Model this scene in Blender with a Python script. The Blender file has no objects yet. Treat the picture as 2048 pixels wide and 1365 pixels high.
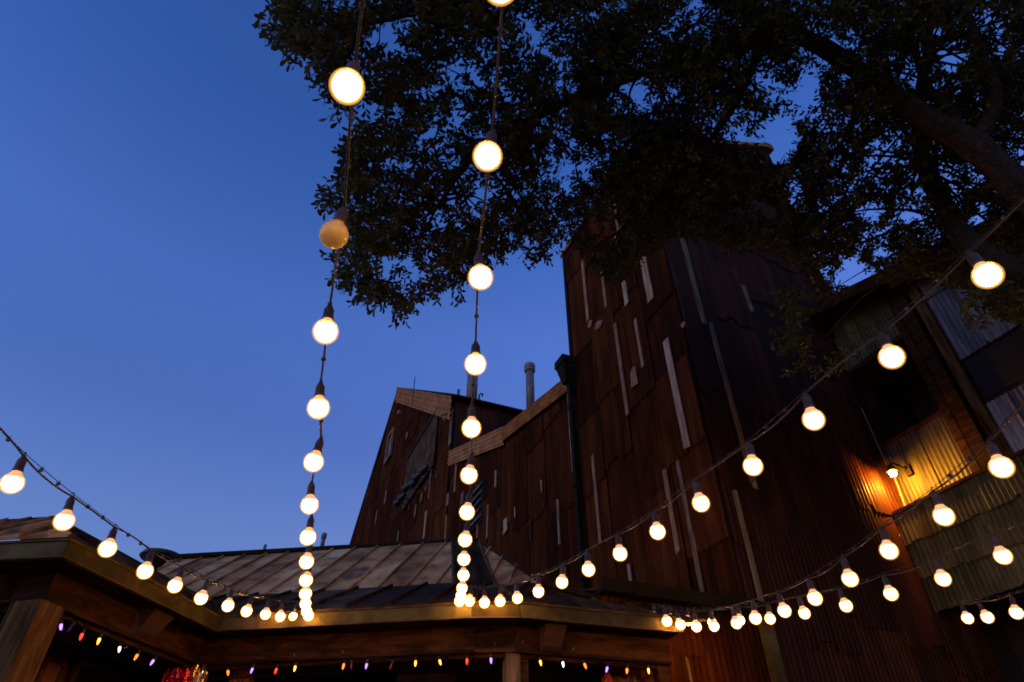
import bpy, math, random
import numpy as np
from mathutils import Vector, Matrix

random.seed(7)
rng = np.random.default_rng(11)
R = math.radians
SC = bpy.context.scene
COL = SC.collection

# ------------------------------------------------------------------ camera
EYE = 1.6                      # camera height above the courtyard
FPX = 1260.0                   # focal length in pixels of a 2048 px wide frame
PITCH = R(39.65)
cam_d = bpy.data.cameras.new('camera')
cam_d.sensor_width = 36.0
cam_d.lens = FPX / 2048 * 36
cam_d.clip_end = 3000
cam_d.clip_start = 0.02
cam = bpy.data.objects.new('camera', cam_d)
COL.objects.link(cam)
cam.location = (0, 0, EYE)
cam.rotation_euler = (math.pi / 2 + PITCH, 0, 0)
SC.camera = cam

# ------------------------------------------------------------------ sky at blue hour
wd = bpy.data.worlds.new('World')
SC.world = wd
wd.use_nodes = True
nt = wd.node_tree
bg = nt.nodes['Background']
sky = nt.nodes.new('ShaderNodeTexSky')
sky.sky_type = 'NISHITA'
sky.sun_disc = False
sky.sun_elevation = R(-2.0)
sky.sun_rotation = R(-135)
sky.ozone_density = 3.0
sky.dust_density = 0.5
geo = nt.nodes.new('ShaderNodeTexCoord')
sep = nt.nodes.new('ShaderNodeSeparateXYZ')
ramp = nt.nodes.new('ShaderNodeValToRGB')
stops = [(0.36, (0.90, 1.07, 1.07)), (0.50, (0.70, 0.93, 1.05)), (0.64, (0.75, 1.07, 1.20)), (0.82, (0.46, 0.85, 1.06))]
while len(ramp.color_ramp.elements) < 4:
    ramp.color_ramp.elements.new(0.5)
for e, (p, c) in zip(ramp.color_ramp.elements, stops):
    e.position = p
    e.color = (*c, 1)
mul = nt.nodes.new('ShaderNodeMix')
mul.data_type = 'RGBA'
mul.blend_type = 'MULTIPLY'
mul.inputs[0].default_value = 1.0
nt.links.new(geo.outputs['Generated'], sep.inputs[0])
nt.links.new(sep.outputs['Z'], ramp.inputs[0])
nt.links.new(sky.outputs[0], mul.inputs[6])
nt.links.new(ramp.outputs[0], mul.inputs[7])
nt.links.new(mul.outputs[2], bg.inputs[0])
bg.inputs[1].default_value = 4.0

sun_d = bpy.data.lights.new('afterglow_sun', 'SUN')      # last warm light from the left, where the sun has gone down
sun_d.energy = 0.20
sun_d.angle = R(45)
sun_d.color = (1.0, 0.52, 0.32)
sun_o = bpy.data.objects.new('afterglow_sun', sun_d)
COL.objects.link(sun_o)
SUN_AZ, SUN_EL = R(208), R(16)                           # direction towards the glow
sun_o.rotation_euler = Vector((math.cos(SUN_AZ) * math.cos(SUN_EL), math.sin(SUN_AZ) * math.cos(SUN_EL), math.sin(SUN_EL))).to_track_quat('Z', 'Y').to_euler()

vs = SC.view_settings
vs.view_transform = 'Standard'
vs.look = 'None'
vs.exposure = 0.0
vs.gamma = 1.0
cy = SC.cycles
cy.use_denoising = True
cy.max_bounces = 5
cy.diffuse_bounces = 3
cy.glossy_bounces = 3
cy.transmission_bounces = 4
cy.transparent_max_bounces = 24
cy.caustics_reflective = False
cy.caustics_refractive = False
cy.sample_clamp_indirect = 4.0
cy.filter_width = 1.7

# ------------------------------------------------------------------ measuring helpers
FW = np.array([0, math.cos(PITCH), math.sin(PITCH)])
UP = np.array([0, -math.sin(PITCH), math.cos(PITCH)])
RT = np.array([1.0, 0, 0])
CAMP = np.array([0, 0, EYE])


def ray(x, y):
    return (x - 1024) / FPX * RT - (y - 682.5) / FPX * UP + FW


def at_h(x, y, h):
    """point at height h above the eye that the photo shows at (x, y)"""
    d = ray(x, y)
    return CAMP + d * h / d[2]


def at_d(x, y, z):
    return CAMP + ray(x, y) * z


def proj(P):
    Q = np.asarray(P, float) - CAMP
    z = Q @ FW
    return 1024 + FPX * (Q @ RT) / z, 682.5 - FPX * (Q @ UP) / z, z


# ------------------------------------------------------------------ scene helpers
WLOC = {}


def tag(o, label=None, cat=None, group=None, kind=None):
    if label: o['label'] = label
    if cat: o['category'] = cat
    if group: o['group'] = group
    if kind: o['kind'] = kind
    return o


def thing(name, loc, label, cat, group=None):
    o = bpy.data.objects.new(name, None)
    o.empty_display_size = 0.2
    COL.objects.link(o)
    o.location = Vector(loc)
    WLOC[o.name] = Vector(loc)
    tag(o, label, cat, group)
    return o


def mesh(name, verts, faces, mat, smooth=False):
    me = bpy.data.meshes.new(name)
    me.from_pydata([tuple(v) for v in verts], [], faces)
    me.update()
    if smooth:
        me.polygons.foreach_set('use_smooth', [True] * len(me.polygons))
    if mat:
        me.materials.append(mat)
    return me


def add(name, verts, faces, mat, parent=None, smooth=False):
    """one mesh object, verts in world space"""
    off = WLOC[parent.name] if parent else Vector((0, 0, 0))
    me = mesh(name, [Vector(v) - off for v in verts], faces, mat, smooth)
    o = bpy.data.objects.new(name, me)
    COL.objects.link(o)
    if parent:
        o.parent = parent
        WLOC[o.name] = off
    else:
        WLOC[o.name] = Vector((0, 0, 0))
    return o


def place(name, me, M, parent):
    """an object that shares mesh data; M is its world matrix"""
    o = bpy.data.objects.new(name, me)
    COL.objects.link(o)
    o.parent = parent
    o.matrix_basis = Matrix.Translation(-WLOC[parent.name]) @ M
    return o


class MB:
    def __init__(s):
        s.v, s.f = [], []

    def poly(s, pts):
        i = len(s.v)
        s.v += [tuple(p) for p in pts]
        s.f.append(tuple(range(i, i + len(pts))))

    def hexa(s, b, t):
        i = len(s.v)
        s.v += [tuple(p) for p in b] + [tuple(p) for p in t]
        n = len(b)
        s.f.append(tuple(i + k for k in reversed(range(n))))
        s.f.append(tuple(i + n + k for k in range(n)))
        for k in range(n):
            j = (k + 1) % n
            s.f.append((i + k, i + j, i + n + j, i + n + k))

    def obox(s, c, ax, ay, az):
        """box from centre and three half-axis vectors"""
        c, ax, ay, az = map(np.asarray, (c, ax, ay, az))
        s.hexa([c - ax - ay - az, c + ax - ay - az, c + ax + ay - az, c - ax + ay - az],
               [c - ax - ay + az, c + ax - ay + az, c + ax + ay + az, c - ax + ay + az])

    def tube(s, pts, rad, n=8, cap=True):
        pts = [np.asarray(p, float) for p in pts]
        if np.isscalar(rad):
            rad = [rad] * len(pts)
        i0 = len(s.v)
        ref = np.array([0.123, 0.31, 0.94])
        for k, p in enumerate(pts):
            t = pts[min(k + 1, len(pts) - 1)] - pts[max(k - 1, 0)]
            t = t / (np.linalg.norm(t) + 1e-9)
            a = np.cross(t, ref)
            a /= np.linalg.norm(a) + 1e-9
            b = np.cross(t, a)
            for j in range(n):
                w = 2 * math.pi * j / n
                s.v.append(tuple(p + rad[k] * (math.cos(w) * a + math.sin(w) * b)))
        for k in range(len(pts) - 1):
            for j in range(n):
                q = (j + 1) % n
                s.f.append((i0 + k * n + j, i0 + k * n + q, i0 + (k + 1) * n + q, i0 + (k + 1) * n + j))
        if cap:
            s.f.append(tuple(i0 + j for j in reversed(range(n))))
            m = i0 + (len(pts) - 1) * n
            s.f.append(tuple(m + j for j in range(n)))

    def lathe(s, prof, n=16, c=(0, 0, 0)):
        i0 = len(s.v)
        for r, z in prof:
            for j in range(n):
                w = 2 * math.pi * j / n
                s.v.append((c[0] + r * math.cos(w), c[1] + r * math.sin(w), c[2] + z))
        for k in range(len(prof) - 1):
            for j in range(n):
                q = (j + 1) % n
                s.f.append((i0 + k * n + j, i0 + k * n + q, i0 + (k + 1) * n + q, i0 + (k + 1) * n + j))
        s.f.append(tuple(i0 + j for j in reversed(range(n))))
        m = i0 + (len(prof) - 1) * n
        s.f.append(tuple(m + j for j in range(n)))

    def build(s, name, mat, parent=None, smooth=False):
        return add(name, s.v, s.f, mat, parent, smooth)

    def mesh(s, name, mat, smooth=False):
        return mesh(name, s.v, s.f, mat, smooth)


# ------------------------------------------------------------------ materials
def nodes_of(name):
    m = bpy.data.materials.new(name)
    m.use_nodes = True
    t = m.node_tree
    return m, t, t.nodes['Principled BSDF']


def ramp_node(t, stops):
    r = t.nodes.new('ShaderNodeValToRGB')
    el = r.color_ramp.elements
    while len(el) < len(stops):
        el.new(0.5)
    for q, (p, c) in zip(el, stops):
        q.position = p
        q.color = (*c, 1)
    return r


def surf(name, stops, scale=(1, 1, 1), nscale=4.0, detail=8, rough=0.7, metal=0.0, vary=0.35,
         spots=None, bump=0.15, spec=0.4, bscale=None, distort=0.4):
    """weathered surface: stretched noise through a colour ramp, object-to-object variation, optional patches"""
    m, t, b = nodes_of(name)
    tc = t.nodes.new('ShaderNodeTexCoord')
    oi = t.nodes.new('ShaderNodeObjectInfo')
    sh = t.nodes.new('ShaderNodeVectorMath'); sh.operation = 'MULTIPLY_ADD'
    comb = t.nodes.new('ShaderNodeCombineXYZ')
    for k in range(3):
        t.links.new(oi.outputs['Random'], comb.inputs[k])
    sc = t.nodes.new('ShaderNodeVectorMath'); sc.operation = 'SCALE'
    sc.inputs['Scale'].default_value = 37.0
    t.links.new(comb.outputs[0], sc.inputs[0])
    sh.inputs[1].default_value = scale
    t.links.new(tc.outputs['Object'], sh.inputs[0])
    t.links.new(sc.outputs[0], sh.inputs[2])
    n = t.nodes.new('ShaderNodeTexNoise')
    n.inputs['Scale'].default_value = nscale
    n.inputs['Detail'].default_value = detail
    n.inputs['Roughness'].default_value = 0.62
    n.inputs['Distortion'].default_value = distort
    t.links.new(sh.outputs[0], n.inputs['Vector'])
    # shift the noise by the object's own random number
    ma = t.nodes.new('ShaderNodeMath'); ma.operation = 'MULTIPLY_ADD'
    ma.inputs[1].default_value = vary
    ma.inputs[2].default_value = -vary * 0.5
    t.links.new(oi.outputs['Random'], ma.inputs[0])
    ad = t.nodes.new('ShaderNodeMath'); ad.operation = 'ADD'
    t.links.new(n.outputs['Fac'], ad.inputs[0])
    t.links.new(ma.outputs[0], ad.inputs[1])
    r = ramp_node(t, stops)
    t.links.new(ad.outputs[0], r.inputs[0])
    out = r.outputs[0]
    if spots:
        col, sscale, lo, hi = spots
        n2 = t.nodes.new('ShaderNodeTexNoise')
        n2.inputs['Scale'].default_value = sscale
        n2.inputs['Detail'].default_value = 6
        t.links.new(sh.outputs[0], n2.inputs['Vector'])
        mr = t.nodes.new('ShaderNodeMapRange')
        mr.inputs['From Min'].default_value = lo
        mr.inputs['From Max'].default_value = hi
        t.links.new(n2.outputs['Fac'], mr.inputs['Value'])
        mx = t.nodes.new('ShaderNodeMix'); mx.data_type = 'RGBA'
        t.links.new(mr.outputs[0], mx.inputs[0])
        t.links.new(out, mx.inputs[6])
        mx.inputs[7].default_value = (*col, 1)
        out = mx.outputs[2]
    t.links.new(out, b.inputs['Base Color'])
    b.inputs['Roughness'].default_value = rough
    b.inputs['Metallic'].default_value = metal
    b.inputs['Specular IOR Level'].default_value = spec
    if bump:
        n3 = t.nodes.new('ShaderNodeTexNoise')
        n3.inputs['Scale'].default_value = bscale or nscale * 5
        n3.inputs['Detail'].default_value = 5
        t.links.new(sh.outputs[0], n3.inputs['Vector'])
        bp = t.nodes.new('ShaderNodeBump')
        bp.inputs['Strength'].default_value = bump
        bp.inputs['Distance'].default_value = 0.05 if 'bark' in name else 0.01
        t.links.new(n3.outputs['Fac'], bp.inputs['Height'])
        t.links.new(bp.outputs[0], b.inputs['Normal'])
    return m


def plain(name, col, rough=0.6, metal=0.0, emit=None, strength=0.0):
    m, t, b = nodes_of(name)
    n = t.nodes.new('ShaderNodeTexNoise')
    n.inputs['Scale'].default_value = 25
    hs = ramp_node(t, [(0.3, tuple(c * 0.75 for c in col)), (0.7, tuple(min(1, c * 1.2) for c in col))])
    tc = t.nodes.new('ShaderNodeTexCoord')
    t.links.new(tc.outputs['Object'], n.inputs['Vector'])
    t.links.new(n.outputs['Fac'], hs.inputs[0])
    t.links.new(hs.outputs[0], b.inputs['Base Color'])
    b.inputs['Roughness'].default_value = rough
    b.inputs['Metallic'].default_value = metal
    if emit:
        b.inputs['Emission Color'].default_value = (*emit, 1)
        b.inputs['Emission Strength'].default_value = strength
    return m


M = {}
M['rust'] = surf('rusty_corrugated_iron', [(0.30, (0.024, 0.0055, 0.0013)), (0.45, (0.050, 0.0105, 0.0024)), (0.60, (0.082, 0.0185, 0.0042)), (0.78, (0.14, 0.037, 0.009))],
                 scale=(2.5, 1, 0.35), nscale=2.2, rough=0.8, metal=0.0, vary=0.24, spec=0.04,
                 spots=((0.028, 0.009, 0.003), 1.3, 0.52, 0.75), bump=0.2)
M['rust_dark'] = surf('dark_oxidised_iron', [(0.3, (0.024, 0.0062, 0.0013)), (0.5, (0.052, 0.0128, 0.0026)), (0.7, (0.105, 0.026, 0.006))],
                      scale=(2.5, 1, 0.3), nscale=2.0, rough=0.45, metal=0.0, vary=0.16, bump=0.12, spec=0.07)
M['rust_orange'] = surf('orange_flaking_rust', [(0.3, (0.16, 0.06, 0.03)), (0.6, (0.36, 0.15, 0.07)), (0.8, (0.45, 0.24, 0.14))],
                        scale=(2, 1, 0.8), nscale=5, rough=0.85, vary=0.25)
M['rake'] = surf('bleached_rust_trim', [(0.3, (0.20, 0.070, 0.020)), (0.55, (0.42, 0.165, 0.052)), (0.8, (0.58, 0.28, 0.11))],
                 scale=(1, 1, 1), nscale=3, rough=0.75, metal=0.0, vary=0.15, spec=0.06)
M['pale'] = surf('bleached_board', [(0.32, (0.11, 0.050, 0.021)), (0.5, (0.32, 0.175, 0.085)), (0.7, (0.55, 0.35, 0.20))],
                 scale=(6, 6, 0.7), nscale=3, rough=0.85, vary=0.3, bump=0.3)
M['tan'] = surf('tan_board', [(0.32, (0.08, 0.046, 0.02)), (0.5, (0.19, 0.115, 0.055)), (0.7, (0.32, 0.21, 0.11))],
                scale=(6, 6, 0.7), nscale=3, rough=0.85, vary=0.3, bump=0.3)
M['wood'] = surf('stained_timber', [(0.34, (0.010, 0.003, 0.001)), (0.5, (0.034, 0.011, 0.003)), (0.68, (0.080, 0.028, 0.007))],
                 scale=(1, 1, 5), nscale=2.4, rough=0.7, vary=0.25, bump=0.2, distort=1.2, spec=0.08)
M['wood_v'] = surf('weathered_post_timber', [(0.34, (0.022, 0.010, 0.003)), (0.5, (0.06, 0.029, 0.010)), (0.68, (0.13, 0.072, 0.03))],
                   scale=(7, 7, 0.8), nscale=2.4, rough=0.85, vary=0.2, bump=0.3, spec=0.05)
M['fascia'] = surf('olive_metal_fascia', [(0.34, (0.025, 0.017, 0.004)), (0.5, (0.058, 0.042, 0.011)), (0.68, (0.11, 0.082, 0.024))],
                   scale=(1, 1, 1), nscale=3.2, rough=0.6, metal=0.0, vary=0.2, spec=0.1,
                   spots=((0.09, 0.05, 0.02), 6, 0.55, 0.7))
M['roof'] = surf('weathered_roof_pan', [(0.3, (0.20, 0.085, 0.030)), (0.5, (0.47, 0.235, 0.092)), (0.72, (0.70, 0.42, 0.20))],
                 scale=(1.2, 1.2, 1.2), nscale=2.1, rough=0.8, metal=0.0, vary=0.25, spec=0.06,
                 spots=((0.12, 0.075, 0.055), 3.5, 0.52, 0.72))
M['roof_dark'] = surf('dark_roof_pan', [(0.3, (0.018, 0.008, 0.003)), (0.5, (0.042, 0.020, 0.006)), (0.7, (0.12, 0.064, 0.024))],
                      nscale=2.6, rough=0.8, metal=0.0, vary=0.25, spec=0.06)  # much darker and browner than the other roof pans
M['galv'] = surf('grimy_galvanised_sheet', [(0.3, (0.030, 0.023, 0.007)), (0.5, (0.078, 0.060, 0.019)), (0.72, (0.15, 0.12, 0.045))],
                 scale=(2, 1, 0.5), nscale=2.2, rough=0.5, metal=0.0, vary=0.2, spec=0.15,
                 spots=((0.10, 0.045, 0.02), 2.5, 0.55, 0.75))
M['galv_pale'] = surf('bare_galvanised_sheet', [(0.3, (0.06, 0.055, 0.055)), (0.5, (0.16, 0.15, 0.15)), (0.72, (0.33, 0.315, 0.31))],
                      scale=(3, 1, 0.4), nscale=3, rough=0.5, metal=0.2, vary=0.3,
                      spots=((0.12, 0.10, 0.10), 2.5, 0.5, 0.7))
M['steel'] = surf('blue_grey_downpipe', [(0.2, (0.009, 0.006, 0.003)), (0.6, (0.019, 0.013, 0.007)), (0.9, (0.034, 0.025, 0.015))], nscale=4, rough=0.7, metal=0.0, vary=0.2, spec=0.04)
M['chimney'] = surf('flue_metal', [(0.2, (0.14, 0.10, 0.09)), (0.6, (0.27, 0.2, 0.18)), (0.9, (0.4, 0.32, 0.28))], nscale=3, rough=0.5, metal=0.3, vary=0.2)
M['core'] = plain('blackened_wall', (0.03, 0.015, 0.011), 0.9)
M['dark'] = plain('dark_interior', (0.012, 0.01, 0.009), 0.9)
M['black'] = plain('black_rubber', (0.022, 0.018, 0.015), 0.45)
M['cable'] = plain('brown_black_cable', (0.014, 0.009, 0.005), 0.5)
M['socket'] = plain('brown_socket', (0.036, 0.020, 0.008), 0.5)
M['siding'] = surf('dark_red_brown_siding', [(0.2, (0.035, 0.014, 0.010)), (0.5, (0.085, 0.03, 0.018)), (0.8, (0.14, 0.055, 0.03))], scale=(0.5, 0.5, 5), nscale=2.5, rough=0.6, vary=0.3)
M['ground'] = surf('worn_brick_paving', [(0.2, (0.10, 0.07, 0.055)), (0.5, (0.19, 0.13, 0.10)), (0.8, (0.27, 0.2, 0.16))], nscale=3, rough=0.85, vary=0)
M['bark'] = surf('oak_bark', [(0.3, (0.008, 0.004, 0.0015)), (0.5, (0.026, 0.013, 0.006)), (0.7, (0.060, 0.032, 0.016))], scale=(3, 3, 3), nscale=4, rough=0.95, vary=0, bump=1.0, bscale=9)
M['red_cloth'] = surf('red_canvas', [(0.2, (0.35, 0.035, 0.03)), (0.6, (0.55, 0.07, 0.05)), (0.9, (0.65, 0.14, 0.09))], nscale=5, rough=0.8, vary=0)
M['screen'] = plain('dark_blue_pane', (0.012, 0.018, 0.035), 0.2)
M['foil_red'] = plain('red_foil', (0.75, 0.04, 0.07), 0.25, 0.8)
M['foil_gold'] = plain('gold_foil', (0.8, 0.5, 0.12), 0.25, 0.8)
M['frame'] = plain('picture_frame_wood', (0.16, 0.07, 0.03), 0.5)
M['sign'] = surf('faded_sign_board', [(0.3, (0.18, 0.09, 0.05)), (0.6, (0.32, 0.18, 0.1))], nscale=4, rough=0.7, vary=0)

# leaves: thin, slightly translucent
m, t, b = nodes_of('oak_leaf')
oi = t.nodes.new('ShaderNodeNewGeometry')
rp = ramp_node(t, [(0.0, (0.036, 0.036, 0.007)), (0.6, (0.068, 0.062, 0.011)), (1.0, (0.11, 0.085, 0.018))])
t.links.new(oi.outputs['Random Per Island'], rp.inputs[0])
t.links.new(rp.outputs[0], b.inputs['Base Color'])
b.inputs['Roughness'].default_value = 0.6
b.inputs['Specular IOR Level'].default_value = 0.15
tr = t.nodes.new('ShaderNodeBsdfTranslucent')
t.links.new(rp.outputs[0], tr.inputs['Color'])
mixs = t.nodes.new('ShaderNodeMixShader')
mixs.inputs[0].default_value = 0.25
t.links.new(b.outputs[0], mixs.inputs[1])
t.links.new(tr.outputs[0], mixs.inputs[2])
t.links.new(mixs.outputs[0], t.nodes['Material Output'].inputs['Surface'])
M['leaf'] = m

# patterned shade: orange cloth with rows of small dark marks
m, t, b = nodes_of('printed_orange_cloth')
tc = t.nodes.new('ShaderNodeTexCoord')
mp = t.nodes.new('ShaderNodeMapping')
mp.inputs['Scale'].default_value = (38, 38, 26)
vo = t.nodes.new('ShaderNodeTexVoronoi')
vo.inputs['Scale'].default_value = 1.0
t.links.new(tc.outputs['Object'], mp.inputs[0])
t.links.new(mp.outputs[0], vo.inputs['Vector'])
rp = ramp_node(t, [(0.28, (0.05, 0.03, 0.05)), (0.36, (0.62, 0.2, 0.08))])
t.links.new(vo.outputs['Distance'], rp.inputs[0])
t.links.new(rp.outputs[0], b.inputs['Base Color'])
b.inputs['Roughness'].default_value = 0.8
M['printed'] = m


def glow(name, col, strength, base=(0.8, 0.8, 0.8)):
    m, t, b = nodes_of(name)
    b.inputs['Base Color'].default_value = (*base, 1)
    b.inputs['Roughness'].default_value = 0.3
    b.inputs['Emission Color'].default_value = (*col, 1)
    b.inputs['Emission Strength'].default_value = strength
    return m


WARM = (1.0, 0.44, 0.08)
M['core_glow'] = glow('hot_bulb_core', WARM, 92.0)
m, t, b = nodes_of('halo_glow_shell')
tp_ = t.nodes.new('ShaderNodeBsdfTransparent')
em_ = t.nodes.new('ShaderNodeEmission')
em_.inputs[0].default_value = (1.0, 0.43, 0.07, 1)
em_.inputs[1].default_value = 1.5
mx_ = t.nodes.new('ShaderNodeMixShader')
mx_.inputs[0].default_value = 0.13
t.links.new(tp_.outputs[0], mx_.inputs[1])
t.links.new(em_.outputs[0], mx_.inputs[2])
t.links.new(mx_.outputs[0], t.nodes['Material Output'].inputs['Surface'])
M['bulb'] = m
M['neck'] = glow('warm_translucent_neck', (1.0, 0.45, 0.16), 0.75, (0.7, 0.5, 0.3))
M['lamp'] = glow('amber_lamp_glass', (1.0, 0.42, 0.04), 2000.0)
m, t, b = nodes_of('unlit_amber_globe')
b.inputs['Base Color'].default_value = (1.0, 0.76, 0.26, 1)
b.inputs['Roughness'].default_value = 0.12
b.inputs['Coat Weight'].default_value = 0.6
tl_ = t.nodes.new('ShaderNodeBsdfTranslucent')
tl_.inputs[0].default_value = (1.0, 0.85, 0.38, 1)
mx_ = t.nodes.new('ShaderNodeMixShader')
mx_.inputs[0].default_value = 0.5
t.links.new(b.outputs[0], mx_.inputs[1])
t.links.new(tl_.outputs[0], mx_.inputs[2])
t.links.new(mx_.outputs[0], t.nodes['Material Output'].inputs['Surface'])
M['bulb_off'] = m
C9 = {'red': glow('lit_red_glass', (1.0, 0.035, 0.015), 3.0, (0.3, 0.01, 0.01)), 'orange': glow('lit_orange_glass', (1.0, 0.15, 0.012), 3.6, (0.3, 0.06, 0.01)),
      'amber': glow('lit_amber_glass', (1.0, 0.38, 0.04), 4.0, (0.3, 0.12, 0.02)), 'white': glow('lit_cool_white_glass', (0.75, 0.95, 1.0), 2.6),
      'warm': glow('lit_warm_white_glass', (1.0, 0.72, 0.35), 3.0), 'purple': glow('lit_violet_glass', (0.36, 0.18, 1.0), 2.8, (0.1, 0.05, 0.3))}
C9['off_red'] = plain('unlit_red_glass', (0.25, 0.02, 0.02), 0.2)
C9['off_blue'] = plain('unlit_blue_glass', (0.03, 0.03, 0.25), 0.2)

# ------------------------------------------------------------------ ground
g = MB()
g.poly([(-300, -300, 0), (300, -300, 0), (300, 300, 0), (-300, 300, 0)])
tag(g.build('ground', M['ground']), kind='structure')


# ------------------------------------------------------------------ faces clad with corrugated iron
class Face:
    """vertical wall plane: origin P (z = 0 at the eye level offset), outward normal n, u = n x z"""

    def __init__(s, P, n):
        s.P = np.array([P[0], P[1], 0.0])
        s.n = np.array([n[0], n[1], 0.0]) / math.hypot(n[0], n[1])
        s.u = np.cross(s.n, [0, 0, 1.0])

    def at(s, u, z, off=0.0):
        return s.P + s.u * u + s.n * off + np.array([0, 0, z])

    def hit(s, x, y, off=0.0):
        d = ray(x, y)
        k = ((s.P + s.n * off - CAMP) @ s.n) / (d @ s.n)
        Q = CAMP + d * k
        return (Q - s.P) @ s.u, Q[2], k

    def matrix(s, u, z, off, roll=0.0):
        p = s.at(u, z, off)
        m = Matrix(((s.u[0], s.n[0], 0, p[0]), (s.u[1], s.n[1], 0, p[1]), (0, 0, 1, p[2]), (0, 0, 0, 1)))
        return m @ Matrix.Rotation(roll, 4, 'Y')


def sheet_mesh(w, tl, tr, mat, pitch=0.068, amp=0.010, jag=0.0, seed=0, n=4):
    """corrugated sheet hanging in local x (width), z (height), y outward; top edge from tl to tr, ragged lower edge"""
    rs = random.Random(seed)
    cols = max(4, int(round(w / pitch)) * n)
    vs_, fs = [], []
    bite = [0.0] * (cols + 1)
    if jag:
        k = 0
        lev = 0.0
        while k <= cols:
            run = rs.randint(3, 14)
            lev = rs.choice([0, 0, 0, rs.uniform(0, jag), rs.uniform(0, jag)])
            for q in range(k, min(cols + 1, k + run)):
                bite[q] = lev + rs.uniform(0, 0.012)
            k += run
    for i in range(cols + 1):
        f = i / cols
        y = amp * math.sin(2 * math.pi * i / n)
        top = tl + (tr - tl) * f
        vs_.append((w * f, y + 0.012, bite[i]))
        vs_.append((w * f, y, max(top, bite[i] + 0.02)))
    for i in range(cols):
        fs.append((2 * i, 2 * i + 2, 2 * i + 3, 2 * i + 1))
    return mesh('corrugated_sheet', vs_, fs, mat, True)


SHEETS = {}


def clad(root, face, ulen, z0, topf, mats, widths=(0.66, 0.74, 0.82), lens=(1.3, 1.7, 2.1), pitch=0.068, seed=1, amp=0.010, jag=0.10, base=0.02):
    rs = random.Random(seed)
    u = 0.0
    c = 0
    while u < ulen - 0.05:
        w = rs.choice(widths)
        w = min(w, ulen - u + 0.0)
        std = w in widths
        z = z0 - rs.uniform(0, 0.9)
        k = 0
        while True:
            ln = rs.choice(lens)
            tA, tB = topf(u), topf(min(u + w, ulen))
            mat = rs.choice(mats)
            off = base + max(0.010, amp * 0.75) * ((k + c) % 3) + rs.uniform(0, 0.003)
            last = z + ln > min(tA, tB) - 0.35
            if last:
                me = sheet_mesh(w + 0.03, tA - z, tB - z, mat, pitch, amp, jag, rs.random())
            else:
                key = (round(w, 3), ln, mat.name, pitch, rs.randint(0, 2), amp)
                if key not in SHEETS:
                    SHEETS[key] = sheet_mesh(w + 0.03, ln + 0.1, ln + 0.1, mat, pitch, amp, jag, hash(key[:4]) % 999 + key[4])
                me = SHEETS[key]
            roll = 0 if last else R(rs.uniform(-0.35, 0.35))
            place('corrugated_sheet', me, face.matrix(u - 0.015, z, off, roll), root)
            if last:
                break
            z += ln
            k += 1
        u += w
        c += 1


def strip(root, face, p, q, wpx, mat, off=0.075, name='board', th=0.022):
    """vertical board on a face between two photographed points"""
    u1, z1, k1 = face.hit(*p, off)
    u2, z2, k2 = face.hit(*q, off)
    px = (abs(proj(face.at(u1 + 0.1, z1, off))[0] - proj(face.at(u1, z1, off))[0]) / 0.1)
    w = 0.68 * wpx / px
    u = (u1 + u2) / 2
    rs = random.Random(int(p[0] * 7 + p[1]))
    mb = MB()
    n = 5
    L, Rr = [], []
    for i in range(n + 1):
        z = z2 + (z1 - z2) * i / n
        jl = rs.uniform(-0.05, 0.05) * w
        jr = rs.uniform(-0.05, 0.05) * w
        if i in (0, n): jl *= 2; jr *= -1.5
        L.append((u - w / 2 + jl, z + (rs.uniform(-0.03, 0.03) if i in (0, n) else 0)))
        Rr.append((u + w / 2 + jr, z + (rs.uniform(-0.03, 0.03) if i in (0, n) else 0)))
    for i in range(n):
        ring = [L[i], Rr[i], Rr[i + 1], L[i + 1]]
        mb.hexa([face.at(a, z, off - th / 2) for a, z in ring], [face.at(a, z, off + th / 2) for a, z in ring])
    return mb.build(name, mat, root)


def slab(root, name, pts, th, mat, nrm=None):
    """flat polygon with thickness"""
    pts = [np.asarray(p, float) for p in pts]
    if nrm is None:
        nrm = np.cross(pts[1] - pts[0], pts[2] - pts[0])
        nrm = nrm / np.linalg.norm(nrm)
    mb = MB()
    mb.hexa([p - nrm * th for p in pts], pts)
    return mb.build(name, mat, root)


AD, BD = R(113.0), R(23.0)
Av = np.array([math.cos(AD), math.sin(AD), 0])
Bv = np.array([math.cos(BD), math.sin(BD), 0])
nA, nB = -Bv, -Av            # outward normals of the walls that run along A and along B

# ---- tower
CT = np.array([2.52, 7.01, 0.0])
tower = thing('tower', CT, 'tall rusty corrugated iron tower standing behind the tree at right', 'tower')
TW_L, TW_R = 3.20, 3.62
TL = Face(CT, nA)                                  # u runs back from the near corner
TR = Face(CT + Bv * TW_R, nB)                      # u runs from the far right edge to the near corner
topL = lambda u: EYE + 10.85
topR = lambda u: EYE + 12.70 - 1.85 * u / TW_R
mb = MB()
a0, a1, a2, a3 = CT, CT + Bv * TW_R, CT + Bv * TW_R + Av * TW_L, CT + Av * TW_L
zt = lambda h: np.array([0, 0, h])
mb.hexa([a0, a1, a2, a3], [a0 + zt(EYE + 10.8), a1 + zt(EYE + 12.65), a2 + zt(EYE + 12.65), a3 + zt(EYE + 10.8)])
mb.build('wall_core', M['core'], tower)
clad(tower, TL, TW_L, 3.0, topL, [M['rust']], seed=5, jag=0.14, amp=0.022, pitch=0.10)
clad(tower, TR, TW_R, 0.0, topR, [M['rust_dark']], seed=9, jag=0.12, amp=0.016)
rf = MB()
o_ = 0.12
b0, b1, b2, b3 = a0 - Bv * o_ - Av * o_, a1 + Bv * o_ - Av * o_, a2 + Bv * o_ + Av * o_, a3 - Bv * o_ + Av * o_
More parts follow.
